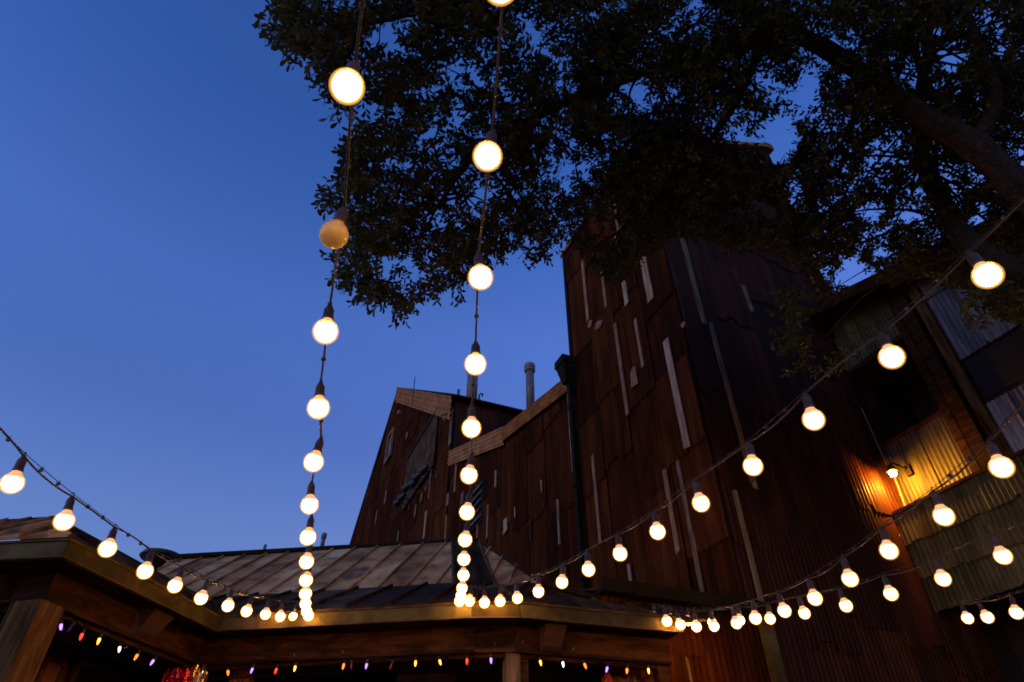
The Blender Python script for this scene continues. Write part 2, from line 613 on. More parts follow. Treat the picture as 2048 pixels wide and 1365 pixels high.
rf.hexa([b0 + zt(EYE + 10.80), b1 + zt(EYE + 12.78), b2 + zt(EYE + 12.78), b3 + zt(EYE + 10.80)],
        [b0 + zt(EYE + 10.90), b1 + zt(EYE + 12.90), b2 + zt(EYE + 12.90), b3 + zt(EYE + 10.90)])
rf.build('roof', M['rake'], tower)
cap = MB()
e1 = a1 + Bv * 0.02 - Av * 0.06
cap.obox(e1 + zt(EYE + 12.73), Bv * 0.12, Av * 0.08, zt(0.09))
cap.build('roof_corner_cap', M['rust_orange'], tower)
for p, q, w, mk in [((1330, 682), (1376, 893), 14, 'pale'), ((1284, 515), (1303, 600), 14, 'pale'), ((1234, 470), (1253, 612), 9, 'pale'),
                    ((1163, 525), (1178, 640), 6, 'rust_orange'), ((1204, 545), (1212, 615), 5, 'rust_orange'), ((1227, 650), (1258, 825), 7, 'rust_orange'),
                    ((1270, 640), (1287, 735), 6, 'rust_orange'), ((1353, 925), (1412, 1203), 9, 'pale'), ((1328, 938), (1357, 1105), 10, 'rust_orange'),
                    ((1183, 912), (1203, 1085), 6, 'rust_orange'), ((1256, 1130), (1266, 1192), 7, 'tan'), ((1228, 396), (1240, 470), 9, 'rust_orange')]:
    strip(tower, TL, p, q, w, M[mk])
for p, q, w, mk in [((1363, 455), (1404, 648), 12, 'tan'), ((1418, 645), (1508, 965), 12, 'tan'), ((1465, 978), (1566, 1364), 12, 'tan'),
                    ((1486, 570), (1505, 625), 10, 'tan'), ((1588, 480), (1600, 500), 9, 'pale'), ((1598, 500), (1640, 590), 7, 'pale'),
                    ((1512, 303), (1522, 330), 10, 'pale'), ((1410, 352), (1420, 380), 8, 'pale'), ((1504, 950), (1512, 980), 12, 'tan')]:
    strip(tower, TR, p, q, w, M[mk])


def flake(root, face, x, y, wpx, hpx, seed):
    """torn scrap of bright rust hanging on a face"""
    u, z, k = face.hit(x, y, 0.08)
    rs = random.Random(seed)
    px = abs(proj(face.at(u + 0.1, z))[0] - proj(face.at(u, z))[0]) / 0.1
    pz = abs(proj(face.at(u, z + 0.1))[1] - proj(face.at(u, z))[1]) / 0.1
    n = 11
    pts = []
    for i in range(n):
        a = 2 * math.pi * i / n
        r = rs.uniform(0.6, 1.15)
        pts.append((u + math.cos(a) * r * wpx / 2 / px, z + math.sin(a) * r * hpx / 2 / pz))
    mb = MB()
    mb.hexa([face.at(a, b, 0.07) for a, b in pts], [face.at(a, b, 0.085) for a, b in pts])
    mb.build('rust_flake', M['rust_orange'], root)


for i, (x, y, w, h) in enumerate([(1268, 755, 16, 44), (1196, 650, 16, 18), (1180, 648, 8, 12), (1228, 402, 12, 22), (1366, 650, 10, 12)]):
    flake(tower, TL, x, y, w, h, i + 3)
# dark edge trim on the tower's far left corner
mb = MB()
ed = TL.at(TW_L, 0, 0.03)
mb.obox(ed + zt(EYE + 8.9), Av * 0.05, nA * 0.07, zt(1.95))
mb.build('corner_trim', M['steel'], tower)

# ---- low wing between tower and barn
LW0 = CT + Av * TW_L
wing = thing('mill_wing', LW0 + Av * 4, 'long rusty iron wing with bent roof edge between tower and barn', 'building')
LW = Face(LW0, nA)
WL = 7.9


def wtop(u):
    return EYE + (7.30 + (8.05 - 7.30) * u / 3.5 if u < 3.5 else 8.05 + (9.75 - 8.05) * (u - 3.5) / 4.4)


mb = MB()
bk = Bv * 2.2
for uA, uB in ((0.02, 3.5), (3.5, WL)):
    pA, pB = LW.at(uA, 0), LW.at(uB, 0)
    mb.hexa([pA, pB, pB + bk, pA + bk], [pA + zt(wtop(uA)), pB + zt(wtop(uB)), pB + bk + zt(wtop(uB)), pA + bk + zt(wtop(uA))])
mb.build('wall_core', M['core'], wing)
clad(wing, LW, WL, 3.6, lambda u: wtop(u) - 0.02, [M['rust']], seed=21, lens=(1.2, 1.6, 2.0), jag=0.12, amp=0.022, pitch=0.10)


def rake_trim(root, face, uA, zA, uB, zB, wid, off, name='rake_trim', flutes=4, mat='rake'):
    """corrugated flashing whose flutes run along a sloping roof edge"""
    P, Q = face.at(uA, zA, off), face.at(uB, zB, off)
    n = flutes * 4
    vs_, fs = [], []
    for i in range(n + 1):
        f = i / n
        d = np.array([0, 0, -wid * f]) + face.n * 0.022 * math.sin(2 * math.pi * i / 4)
        for k in range(7):
            vs_.append(P + (Q - P) * k / 6 + d + face.n * random.uniform(-0.0012, 0.0012))
    for i in range(n):
        for k in range(6):
            fs.append((i * 7 + k, i * 7 + k + 1, (i + 1) * 7 + k + 1, (i + 1) * 7 + k))
    # return over the top edge
    i0 = len(vs_)
    vs_ += [P, Q, Q - face.n * 0.5 + zt(0.02), P - face.n * 0.5 + zt(0.02)]
    fs.append((i0, i0 + 1, i0 + 2, i0 + 3))
    return add(name, vs_, fs, M[mat], root, True)


rake_trim(wing, LW, 0.1, wtop(0.1) + 0.10, 3.55, wtop(3.5) + 0.10, 0.36, 0.14)
rake_trim(wing, LW, 3.50, wtop(3.5) + 0.14, WL + 0.1, wtop(WL) + 0.12, 0.52, 0.12)
for p, q, w, mk in [((1133, 772), (1149, 938), 5, 'pale'), ((992, 940), (990, 975), 3, 'pale'), ((1083, 960), (1083, 985), 3, 'pale'), ((1116, 1000), (1119, 1090), 5, 'pale'),
                    ((1007, 1040), (1014, 1062), 10, 'pale'), ((975, 1010), (975, 1075), 4, 'rust_orange'), ((955, 1030), (955, 1080), 3, 'rust_orange'),
                    ((926, 985), (923, 1010), 8, 'pale'), ((1030, 1015), (1030, 1035), 3, 'pale'), ((913, 915), (909, 985), 4, 'rust_orange'), ((1060, 1040), (1062, 1080), 3, 'rust_dark')]:
    strip(wing, LW, p, q, w, M[mk])
# louvred vent in the wing
u1, z1, _ = LW.hit(945, 1004, 0.08)
u2, z2, _ = LW.hit(960, 1022, 0.08)
vent = MB()
uc, zc_ = (u1 + u2) / 2, (z1 + z2) / 2
wv, hv = 0.45, 0.55
vent.obox(LW.at(uc, zc_, 0.07), LW.u * wv, LW.n * 0.02, zt(hv))
vo_ = vent.build('louvre_vent', M['dark'], wing)
for i in range(5):
    sl = MB()
    zz = zc_ - hv + 0.12 + i * 0.21
    sl.obox(LW.at(uc, zz, 0.12), LW.u * wv * 0.95, LW.n * 0.04 + zt(-0.04), zt(0.012) + LW.n * 0.006)
    sl.build('slat', M['galv_pale'], vo_)
# conductor head and downpipe where the wing meets the tower
hu, hz = TL.hit(1150, 735, 0.15)[:2]
hd = MB()
c = TL.at(TW_L + 0.05, EYE + 7.50, 0.19)
for a_, b_, z0_, a2_, b2_, z1_ in ((0.08, 0.075, -0.34, 0.16, 0.15, 0.06), (0.18, 0.17, 0.06, 0.18, 0.17, 0.22)):
    hd.hexa([c - Av * a_ - Bv * b_ + zt(z0_), c + Av * a_ - Bv * b_ + zt(z0_), c + Av * a_ + Bv * b_ + zt(z0_), c - Av * a_ + Bv * b_ + zt(z0_)],
            [c - Av * a2_ - Bv * b2_ + zt(z1_), c + Av * a2_ - Bv * b2_ + zt(z1_), c + Av * a2_ + Bv * b2_ + zt(z1_), c - Av * a2_ + Bv * b2_ + zt(z1_)])
hd.build('conductor_head', M['steel'], wing)
dp = MB()
dp.obox(TL.at(TW_L + 0.02, EYE + 5.1, 0.16), Av * 0.05, Bv * 0.04, zt(2.2))
for z in (3.4, 5.0, 6.6):
    dp.obox(TL.at(TW_L + 0.02, EYE + z, 0.16), Av * 0.062, Bv * 0.052, zt(0.025))
dp.build('downpipe', M['steel'], wing)

# ---- barn at the back
bd_ = ray(908, 850)
BC = np.array([bd_[0], bd_[1], 0]) / math.hypot(bd_[0], bd_[1]) * 18.0
BF = Face(BC, nA)
BR_ = Face(BC + Bv * 6.0, nB)
barn = thing('barn', BC + Av * 8, 'rusty iron barn with steep gable and two flue pipes at the back', 'building')
ax, az, _ = BF.hit(800, 782)
cx_, cz_, _ = BF.hit(912, 799)
lx, lz, _ = BF.hit(705, 1090)
cz_ -= 0.05


def gable(u):
    return cz_ + (az - cz_) * (u / ax) if u < ax else az + (lz - az) * (u - ax) / (lx - ax)


BLEN = lx + 3.0
mb = MB()
for uA, uB in ((0.0, ax), (ax, BLEN)):
    pA, pB = BF.at(uA, 0), BF.at(uB, 0)
    bk = Bv * 6.5
    mb.hexa([pA, pB, pB + bk, pA + bk], [pA + zt(gable(uA)), pB + zt(gable(uB)), pB + bk + zt(gable(uB)), pA + bk + zt(gable(uA))])
mb.build('wall_core', M['core'], barn)
clad(barn, BF, BLEN, 7.0, gable, [M['rust']], seed=33, widths=(0.95, 1.15, 1.35), lens=(1.6, 2.2, 2.8), pitch=0.13, amp=0.026, jag=0.16, base=0.03)
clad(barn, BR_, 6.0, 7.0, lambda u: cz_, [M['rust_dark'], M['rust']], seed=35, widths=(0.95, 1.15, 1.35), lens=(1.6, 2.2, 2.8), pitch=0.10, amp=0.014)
rake_trim(barn, BF, -0.15, cz_ + 0.05, ax, az + 0.2, 0.95, 0.2, flutes=4)
rt = MB()
pA, pB = BF.at(ax, az + 0.14, 0.12), BF.at(BLEN, gable(BLEN) + 0.14, 0.12)
rt.hexa([pA, pB, pB + zt(-0.2), pA + zt(-0.2)], [pA - BF.n * 0.5, pB - BF.n * 0.5, pB + zt(-0.2) - BF.n * 0.5, pA + zt(-0.2) - BF.n * 0.5])
rt.build('far_rake_board', M['rust_dark'], barn)
sl = MB()
for (uA, uB) in ((-0.25, ax), (ax, BLEN)):
    A_, B_ = BF.at(uA, gable(max(uA, 0)) + 0.02, 0.15), BF.at(uB, gable(uB) + 0.12, 0.15)
    bk = Bv * 6.8
    sl.hexa([A_, B_, B_ + bk, A_ + bk], [A_ + zt(0.08), B_ + zt(0.08), B_ + bk + zt(0.08), A_ + bk + zt(0.08)])
sl.build('roof', M['roof_dark'], barn)
# ragged eave of the side roof
ev = MB()
for i in range(44):
    u = i * 0.137
    ev.obox(BR_.at(6.0 - u, cz_ + 0.06, 0.16), Bv * 0.05, nB * 0.12, zt(0.03))
ev.build('eave_edge', M['rust_dark'], barn)
for p, q, w, mk in [((905, 815), (898, 893), 5, 'pale'), ((874, 808), (872, 828), 3, 'pale'), ((863, 888), (860, 912), 5, 'pale'), ((866, 920), (855, 1000), 3, 'rust_orange'),
                    ((845, 985), (841, 1005), 4, 'rust_orange'), ((854, 1020), (846, 1080), 5, 'pale'), ((798, 1062), (794, 1085), 3, 'pale'), ((898, 985), (893, 1015), 6, 'pale'),
                    ((815, 865), (812, 880), 4, 'rust_orange'), ((774, 980), (768, 1010), 4, 'rust_orange'), ((895, 1030), (889, 1080), 3, 'rust_orange'), ((755, 1020), (750, 1050), 3, 'rust_orange'),
                    ((832, 1010), (829, 1035), 3, 'rust_orange'), ((905, 950), (902, 985), 3, 'rust_orange')]:
    strip(barn, BF, p, q, w, M[mk], off=0.11, th=0.03)
# brace at the near corner
u1, z1, _ = BF.hit(900, 820, 0.2)
u2, z2, _ = BF.hit(885, 832, 0.3)
mb = MB()
mb.tube([BF.at(u1, z1, 0.1), BF.at(u2, z2, 0.35)], 0.05, 6)
mb.build('corner_brace', M['pale'], barn)
# big grille panel
q = [BF.hit(*p, 0.12)[:2] for p in ((814, 990), (868, 930), (875, 830), (816, 922))]
uA = min(a for a, z in q) ; uB = max(a for a, z in q)
zA = min(z for a, z in q[:2]); zB = max(z for a, z in q[2:])
gr = MB()
gr.obox(BF.at((uA + uB) / 2, (zA + zB) / 2, 0.14), BF.u * (uB - uA) / 2, BF.n * 0.02, zt((zB - zA) / 2))
gp = gr.build('grille_panel', M['roof_dark'], barn)
fr = MB()
fr.obox(BF.at((uA + uB) / 2, zB + 0.03, 0.17), BF.u * (uB - uA) / 2, BF.n * 0.04, zt(0.03))
fr.build('lintel', M['rust_dark'], gp)
# narrow window near the gable's left side
q = [BF.hit(*p, 0.1)[:2] for p in ((787, 862), (774, 922))]
uA, uB = q[0][0] - 0.2, q[0][0] + 0.75
zB, zA = q[0][1], q[1][1] - 0.1
wn = MB()
wn.obox(BF.at((uA + uB) / 2, (zA + zB) / 2, 0.12), BF.u * (uB - uA) / 2, BF.n * 0.02, zt((zB - zA) / 2))
wo = wn.build('window', M['screen'], barn)
wf = MB()
for uu in (uA, uB):
    wf.obox(BF.at(uu, (zA + zB) / 2, 0.15), BF.u * 0.07, BF.n * 0.05, zt((zB - zA) / 2 + 0.07))
for zz in (zA, zB):
    wf.obox(BF.at((uA + uB) / 2, zz, 0.15), BF.u * (uB - uA) / 2, BF.n * 0.05, zt(0.07))
wf.build('frame', M['rust_orange'], wo)


def pipe(root, name, x, yt, yb, wpx, dpt, cap=True, mat='chimney'):
    P = at_d(x, yb, dpt)
    r = wpx * dpt / FPX / 2
    zt_ = at_d(x, yt, dpt)[2]
    # straight up from the base until it reaches the photographed top
    lo, hi = P[2], P[2] + 8
    for _ in range(40):
        mid = (lo + hi) / 2
        if proj((P[0], P[1], mid))[1] > yt: lo = mid
        else: hi = mid
    top = lo
    mb = MB()
    mb.lathe([(r, P[2] - 0.6), (r, P[2] + (top - P[2]) * 0.35), (r * 1.06, P[2] + (top - P[2]) * 0.36), (r * 1.06, P[2] + (top - P[2]) * 0.39), (r, P[2] + (top - P[2]) * 0.40), (r, top)], 14, (P[0], P[1], 0))
    o = mb.build(name, M[mat], root, True)
    if cap:
        h = r * 2.0
        mc = MB()
        mc.lathe([(r * 1.0, top - h), (r * 1.35, top - h * 0.97), (r * 1.35, top - h * 0.70), (r * 1.22, top - h * 0.68), (r * 1.22, top - h * 0.6), (r * 1.35, top - h * 0.58), (r * 1.35, top), (r * 1.1, top + 0.02)], 14, (P[0], P[1], 0))
        mc.build('cap', M['chimney'], o, True)
    return o


pipe(barn, 'flue_pipe', 943, 727, 800, 22, 24.0)
pipe(barn, 'flue_pipe', 1061, 731, 805, 17, 24.0)
pipe(barn, 'vent_pipe', 916, 780, 800, 6, 23.0, False, 'galv_pale')
mb = MB()
p0 = at_d(826, 790, 27.0)
mb.tube([p0 - zt(0.5), p0 + zt(0.95)], 0.02, 5)
mb.build('aerial', M['black'], barn)
p0 = at_d(958, 802, 23.0)
mb = MB()
mb.tube([p0 - zt(0.3), p0 + zt(0.25), p0 + zt(0.32) + np.array([0.06, 0, 0]), p0 + np.array([0.12, 0, 0.3]), p0 + np.array([0.12, 0, 0.2])], 0.035, 6)
mb.build('hooked_pipe', M['black'], barn)
# small round fittings on the barn
for (x, y, r) in ((795, 825, 0.13), (886, 836, 0.13)):
    u, z, _ = BF.hit(x, y, 0.2)
    mb = MB()
    mb.tube([BF.at(u, z, 0.03), BF.at(u, z, 0.12), BF.at(u, z, 0.2)], [r, r, r * 0.6], 10)
    mb.build('round_fitting', M['pale'], barn)

# row of floodlights on brackets across the barn front
FLN = ['topmost and nearest', 'second from the top', 'third from the top', 'fourth from the top', 'second from the bottom', 'lowest and farthest']
for i, (x, y) in enumerate([(849, 939), (835, 953), (829, 965), (814, 974), (805, 994), (797, 1004)]):
    u, z, k = BF.hit(x, y, 0.5)
    P = BF.at(u, z, 0.5)
    fl = thing('floodlight', P, 'dark floodlight on the barn front, ' + FLN[i] + ' of the slanting row', 'floodlight', 'floodlights across the barn front')
    mb = MB()
    dv = BF.u * 0.75 + BF.n * 0.2 + zt(-0.35) * 0.4
    dv = dv / np.linalg.norm(dv)
    mb.tube([P - dv * 0.20, P - dv * 0.18, P - dv * 0.03, P + dv * 0.16, P + dv * 0.18], [0.05, 0.08, 0.10, 0.14, 0.13], 12)
    mb.build('housing', M['black'], fl, True)
    mb = MB()
    mb.tube([BF.at(u, z - 0.02, 0.05), BF.at(u, z - 0.05, 0.3), P - zt(0.06)], 0.018, 6)
    mb.build('arm', M['rust_dark'], fl)
    mb = MB()
    mb.obox(BF.at(u, z - 0.1, 0.07), BF.u * 0.09, BF.n * 0.02, zt(0.12))
    mb.build('mounting_plate', M['rust_orange'], fl)

# ---- lean-to in front of the tower's left side
ann = thing('lean_to', CT - Bv * 0.9, 'low rusty iron lean-to with gutter between the porch end and tower', 'building')
AN = Face(CT + Bv * 0.02, nB)                 # u runs left from the tower corner
AL = 1.95
AH = EYE + 2.02
mb = MB()
p0, p1 = AN.at(0, 0, 0.08), AN.at(AL, 0, 0.08)
mb.hexa([p0, p1, p1 + Av * 0.9, p0 + Av * 0.9], [p0 + zt(AH - 0.05), p1 + zt(AH - 0.05), p1 + Av * 0.9 + zt(AH + 0.25), p0 + Av * 0.9 + zt(AH + 0.25)])
mb.build('wall_core', M['core'], ann)
clad(ann, AN, AL, 0.0, lambda u: AH - 0.03, [M['rust'], M['rust'], M['rust_orange']], seed=44, lens=(1.0, 1.25), jag=0.06, base=0.11, amp=0.014)
gt = MB()
sec = [(0.12, 0.0), (0.26, 0.01), (0.29, 0.12), (0.25, 0.125), (0.235, 0.04), (0.13, 0.03)]
gt.hexa([AN.at(-0.10, AH - 0.06 + z, o) for o, z in sec], [AN.at(AL, AH - 0.06 + z, o) for o, z in sec])
for u in (0.25, 0.95, 1.6):
    gt.obox(AN.at(u, AH + 0.0, 0.21), AN.u * 0.018, AN.n * 0.09, zt(0.075))
gt.build('gutter', M['steel'], ann)
dp = MB()
dp.obox(AN.at(0.05, AH - 1.9, 0.23), AN.u * 0.06, AN.n * 0.045, zt(1.84))
dp.build('downpipe', M['fascia'], ann)
for p, q, w, mk in [((1374, 1318), (1382, 1364), 4, 'tan'), ((1297, 1250), (1300, 1262), 3, 'tan')]:
    strip(ann, AN, p, q, w, M[mk], off=0.19)
lr = MB()
lr.hexa([AN.at(0, AH - 0.02, 0.14), AN.at(AL, AH - 0.02, 0.14), AN.at(AL, AH + 0.30, -1.0), AN.at(0, AH + 0.30, -1.0)],
        [AN.at(0, AH + 0.0, 0.14), AN.at(AL, AH + 0.0, 0.14), AN.at(AL, AH + 0.32, -1.0), AN.at(0, AH + 0.32, -1.0)])
lr.build('roof', M['roof_dark'], ann)

# ---- loft building on the right
CR = CT + Bv * 3.24
RL = 3.6
RBF = Face(CR - Av * RL, nA)                  # u runs from the near end to the inner corner with the tower


def arc(a):
    return RL - a


loft = thing('loft_building', CR - Av * 2 + Bv, 'patched iron and timber loft with dark opening at the right edge', 'building')


def rtop(u):
    return EYE + 7.33 - (7.33 - 6.38) * (RL - u) / 3.05


OPN = (arc(1.06), arc(0.0), EYE + 4.78, EYE + 6.10)      # loft opening
core = MB()
bk = Bv * 2.5


def block(mb, face, uA, uB, zA, zB, d0, d1):
    zf = zB if callable(zB) else (lambda u: zB)
    pA, pB = face.at(uA, 0, d0), face.at(uB, 0, d0)
    qA, qB = face.at(uA, 0, d1), face.at(uB, 0, d1)
    mb.hexa([pA + zt(zA), pB + zt(zA), qB + zt(zA), qA + zt(zA)], [pA + zt(zf(uA)), pB + zt(zf(uB)), qB + zt(zf(uB)), qA + zt(zf(uA))])


block(core, RBF, 0, arc(1.06), EYE + 2.45, rtop, 0, -2.5)
block(core, RBF, arc(1.06), RL, EYE + 2.45, EYE + 4.78, 0, -2.5)
block(core, RBF, arc(1.06), RL, EYE + 6.10, rtop, 0, -2.5)
block(core, RBF, arc(1.06), RL, EYE + 4.78, EYE + 6.10, -1.2, -2.5)
block(core, RBF, RL - 0.01, RL + 0.06, 0.0, EYE + 7.2, -0.02, -2.6)
core.build('wall_core', M['core'], loft)


def panel_sheets(face, uA, uB, zA, zB, mats, seed, off=0.03, w=0.52, tilt=0.5):
    rs = random.Random(seed)
    u = uA
    zf = zB if callable(zB) else (lambda q: zB)
    k = 0
    while u < uB - 0.03:
        ww = min(w * rs.uniform(0.8, 1.2), uB - u)
        me = sheet_mesh(ww + 0.02, zf(u) - zA, zf(u + ww) - zA, rs.choice(mats), 0.066, 0.0065, 0.05, rs.random(), 6)
        place('corrugated_sheet', me, face.matrix(u, zA, off + 0.012 * (k % 2), R(rs.uniform(-tilt, tilt))), loft)
        u += ww
        k += 1


panel_sheets(RBF, arc(1.10), RL, EYE + 3.62, EYE + 4.74, [M['galv']], 3)
panel_sheets(RBF, arc(1.10), RL, EYE + 6.12, lambda u: rtop(u) - 0.05, [M['galv'], M['galv_pale']], 4, w=0.34)
panel_sheets(RBF, arc(3.5), arc(1.62), EYE + 5.25, lambda u: rtop(u) - 0.05, [M['galv_pale']], 6)
panel_sheets(RBF, arc(3.5), arc(1.62), EYE + 3.55, EYE + 4.55, [M['galv_pale']], 7)
# dark-coloured panel stands in for the shaded gap between the pale sheets
mb = MB()
block(mb, RBF, arc(3.4), arc(1.66), EYE + 4.62, EYE + 5.2, 0.012, 0.03)
mb.build('dark_gap_panel', M['dark'], loft)
# posts and trims
for aA, aB, zA, zB, d, mk in ((1.10, 1.22, 3.6, 6.35, 0.11, 'wood'), (1.26, 1.44, 3.55, 6.6, 0.16, 'wood'), (1.48, 1.62, 3.5, 6.7, 0.10, 'wood_v'), (-0.0, 0.06, 4.75, 6.15, 0.07, 'wood')):
    mb = MB()
    block(mb, RBF, arc(aB), arc(aA), EYE + zA, EYE + zB, 0.0, d)
    mb.build('post', M[mk], loft)
mb = MB()
block(mb, RBF, arc(1.1), RL, EYE + 4.735, EYE + 4.785, 0.0, 0.058)
mb.build('sill', M['rust_dark'], loft)
mb = MB()
block(mb, RBF, arc(1.1), RL, EYE + 6.08, EYE + 6.16, 0.0, 0.07)
mb.build('lintel', M['wood'], loft)
# eave: boards and overhanging roof
mb = MB()
PA, PB = RBF.at(-0.3, rtop(-0.3) + 0.0, 0.45), RBF.at(RL, rtop(RL) + 0.0, 0.45)
QA, QB = RBF.at(-0.3, rtop(-0.3) + 0.0, -2.6), RBF.at(RL, rtop(RL) + 0.0, -2.6)
mb.hexa([PA, PB, QB, QA], [p + zt(0.06) for p in (PA, PB, QB, QA)])
mb.build('roof', M['wood'], loft)
mb = MB()
mb.hexa([PA - zt(0.12), PB - zt(0.12), PB - zt(0.12) - nA * 0.04, PA - zt(0.12) - nA * 0.04], [PA + zt(0.09), PB + zt(0.09), PB + zt(0.09) - nA * 0.04, PA + zt(0.09) - nA * 0.04])
o = mb.build('barge_board', M['wood'], loft)
o.location = o.location + Vector(nA * 0.042)
# projecting iron-clad box below
HB = Face(RBF.at(0, 0, 0.30), nA)
mb = MB()
block(mb, HB, 0, arc(0.0), EYE + 2.40, EYE + 3.62, 0.0, -0.28)
mb.build('box_core', M['core'], loft)
for zA, zB, sd, off in ((2.36, 2.80, 12, 0.025), (2.76, 3.24, 13, 0.045), (3.20, 3.64, 14, 0.065)):
    panel_sheets(HB, 0.0, arc(0.0), EYE + zA, EYE + zB, [M['galv']], sd, off, 0.62, 0.3)
mb = MB()
block(mb, HB, 0, arc(-0.02), EYE + 3.63, EYE + 3.67, -0.28, 0.10)
mb.build('ledge_cap', M['rust_dark'], loft)
# wall under the box, far back in shade
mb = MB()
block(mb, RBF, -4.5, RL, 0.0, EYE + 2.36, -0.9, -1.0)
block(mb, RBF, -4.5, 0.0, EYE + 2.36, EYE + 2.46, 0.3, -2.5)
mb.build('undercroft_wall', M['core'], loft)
mb = MB()
u, z, k = RBF.hit(1938, 1290, -0.2)
block(mb, RBF, u - 0.08, u + 0.08, 0, EYE + 2.38, -0.3, -0.15)
mb.build('post', M['wood_v'], loft)
# conduit feeding the lamp
cd = MB()
lu, lz_, _ = RBF.hit(1785, 945, 0.44)
lp = RBF.at(lu, lz_, 0.44)
cd.tube([RBF.at(arc(0.02), EYE + 6.0, 0.10), RBF.at(arc(0.05), EYE + 5.2, 0.10), RBF.at(arc(0.06), EYE + 4.45, 0.10)], 0.008, 6)
cd.tube([RBF.at(arc(0.10), EYE + 4.25, 0.10), RBF.at(arc(0.08), EYE + 3.68, 0.12), RBF.at(arc(0.02), EYE + 3.66, 0.30), RBF.at(arc(-0.02), EYE + 3.6, 0.42), RBF.at(arc(-0.02), EYE + 3.40, 0.43), RBF.at(arc(0.05), EYE + 3.33, 0.42)], 0.014, 7)
cd.build('conduit', M['rust_orange'], loft)

# amber lamp in the inner corner
lamp = thing('wall_lamp', lp, 'small amber lamp glowing in the corner above the iron box', 'lamp')
mb = MB()
mb.lathe([(0.012, -0.055), (0.034, -0.045), (0.042, -0.015), (0.040, 0.02), (0.03, 0.045)], 16, lp)
mb.build('lamp_glass', M['lamp'], lamp, True)
mb = MB()
mb.lathe([(0.032, 0.045), (0.045, 0.05), (0.045, 0.075), (0.03, 0.10), (0.015, 0.11)], 14, lp)
mb.build('lamp_holder', M['socket'], lamp, True)
mb = MB()
mb.lathe([(0.078, 0.012), (0.080, 0.016), (0.050, 0.058), (0.046, 0.058), (0.074, 0.016)], 18, lp)
mb.build('lamp_hood', M['black'], lamp, True)
mb = MB()
mb.tube([lp + zt(0.11), lp + zt(0.16) - nA * 0.08, RBF.at(lu, lz_ + 0.12, 0.08)], 0.012, 7)
mb.obox(RBF.at(lu, lz_ + 0.10, 0.075), Av * 0.045, nA * 0.03, zt(0.07))
mb.build('lamp_bracket', M['steel'], lamp)

# ------------------------------------------------------------------ porch building
HE = 1.60                                           # eave height above the eye
eD, eA, eB1, eB2, eC = (at_h(*p, HE) for p in ((140, 1081), (440, 1236), (943, 1208), (1040, 1207), (1362, 1239)))
dLL = at_h(0, 1088, HE) - eD
dLL = dLL / np.linalg.norm(dLL)
eE = eD + dLL * 3.0
porch = thing('porch_building', (eA + eB1) / 2 * np.array([1, 1, 0]), 'low timber porch building with standing seam metal roof across the bottom', 'building')
EAVE = [eE, eD, eA, eB1, eB2, eC]


def inset(poly, d):
    """offset an open horizontal polyline to its building side (left of travel)"""
    out = []
    n = len(poly)
    nr = []
    for i in range(n - 1):
        t = poly[i + 1] - poly[i]
        t = t[:2] / np.linalg.norm(t[:2])
        nr.append(np.array([-t[1], t[0]]))
    for i in range(n):
        if i == 0: m_, k = nr[0], 1.0
        elif i == n - 1: m_, k = nr[-1], 1.0
        else:
            m_ = nr[i - 1] + nr[i]
            m_ = m_ / np.linalg.norm(m_)
            k = 1.0 / (m_ @ nr[i])
        out.append(np.array([poly[i][0] + m_[0] * d * k, poly[i][1] + m_[1] * d * k, poly[i][2]]))
    return out


def run(name, d0, d1, h0, h1, mat, segs=None, gap=0.0):
    """one straight member per eave segment between two insets and two heights above the eye"""
    A_, B_ = inset(EAVE, d0), inset(EAVE, d1)
    res = []
    for i in range(len(EAVE) - 1):
        if segs and i not in segs: continue
        q = [A_[i], A_[i + 1], B_[i + 1], B_[i]]
        if gap:
            t = (q[1] - q[0]) / np.linalg.norm(q[1] - q[0]) * gap
            q = [q[0] + t, q[1] - t, q[2] - t, q[3] + t]
        mb = MB()
        mb.hexa([np.array([p[0], p[1], EYE + h0]) for p in q], [np.array([p[0], p[1], EYE + h1]) for p in q])
        res.append(mb.build(name, mat, porch))
    return res


run('fascia_board', 0.0, 0.03, 1.500, 1.600, M['fascia'], gap=0.002)
run('fascia_drip_edge', -0.012, 0.03, 1.597, 1.612, M['fascia'], gap=0.001)
run('fascia_lip', -0.008, 0.034, 1.490, 1.499, M['fascia'], gap=0.001)
run('soffit', 0.036, 0.36, 1.505, 1.52, M['wood'])
run('beam', 0.27, 0.40, 1.325, 1.503, M['wood'], gap=0.003)
run('beam_moulding', 0.245, 0.41, 1.300, 1.322, M['wood'], gap=0.002)
run('beam_lower_rail', 0.29, 0.38, 1.268, 1.298, M['wood'], gap=0.002)
run('inner_ceiling', 0.41, 1.6, 1.46, 1.48, M['siding'])
BM = inset(EAVE, 0.27)
BI = inset(EAVE, 0.33)


class Seg(Face):
    def __init__(s, i, d):
        L = inset(EAVE, d)
        a, b = L[i], L[i + 1]
        t = (b - a)[:2] / np.linalg.norm((b - a)[:2])
        s.P = np.array([a[0], a[1], 0]); s.n = np.array([t[1], -t[0], 0]); s.u = np.array([t[0], t[1], 0])
        s.len = np.linalg.norm((b - a)[:2])


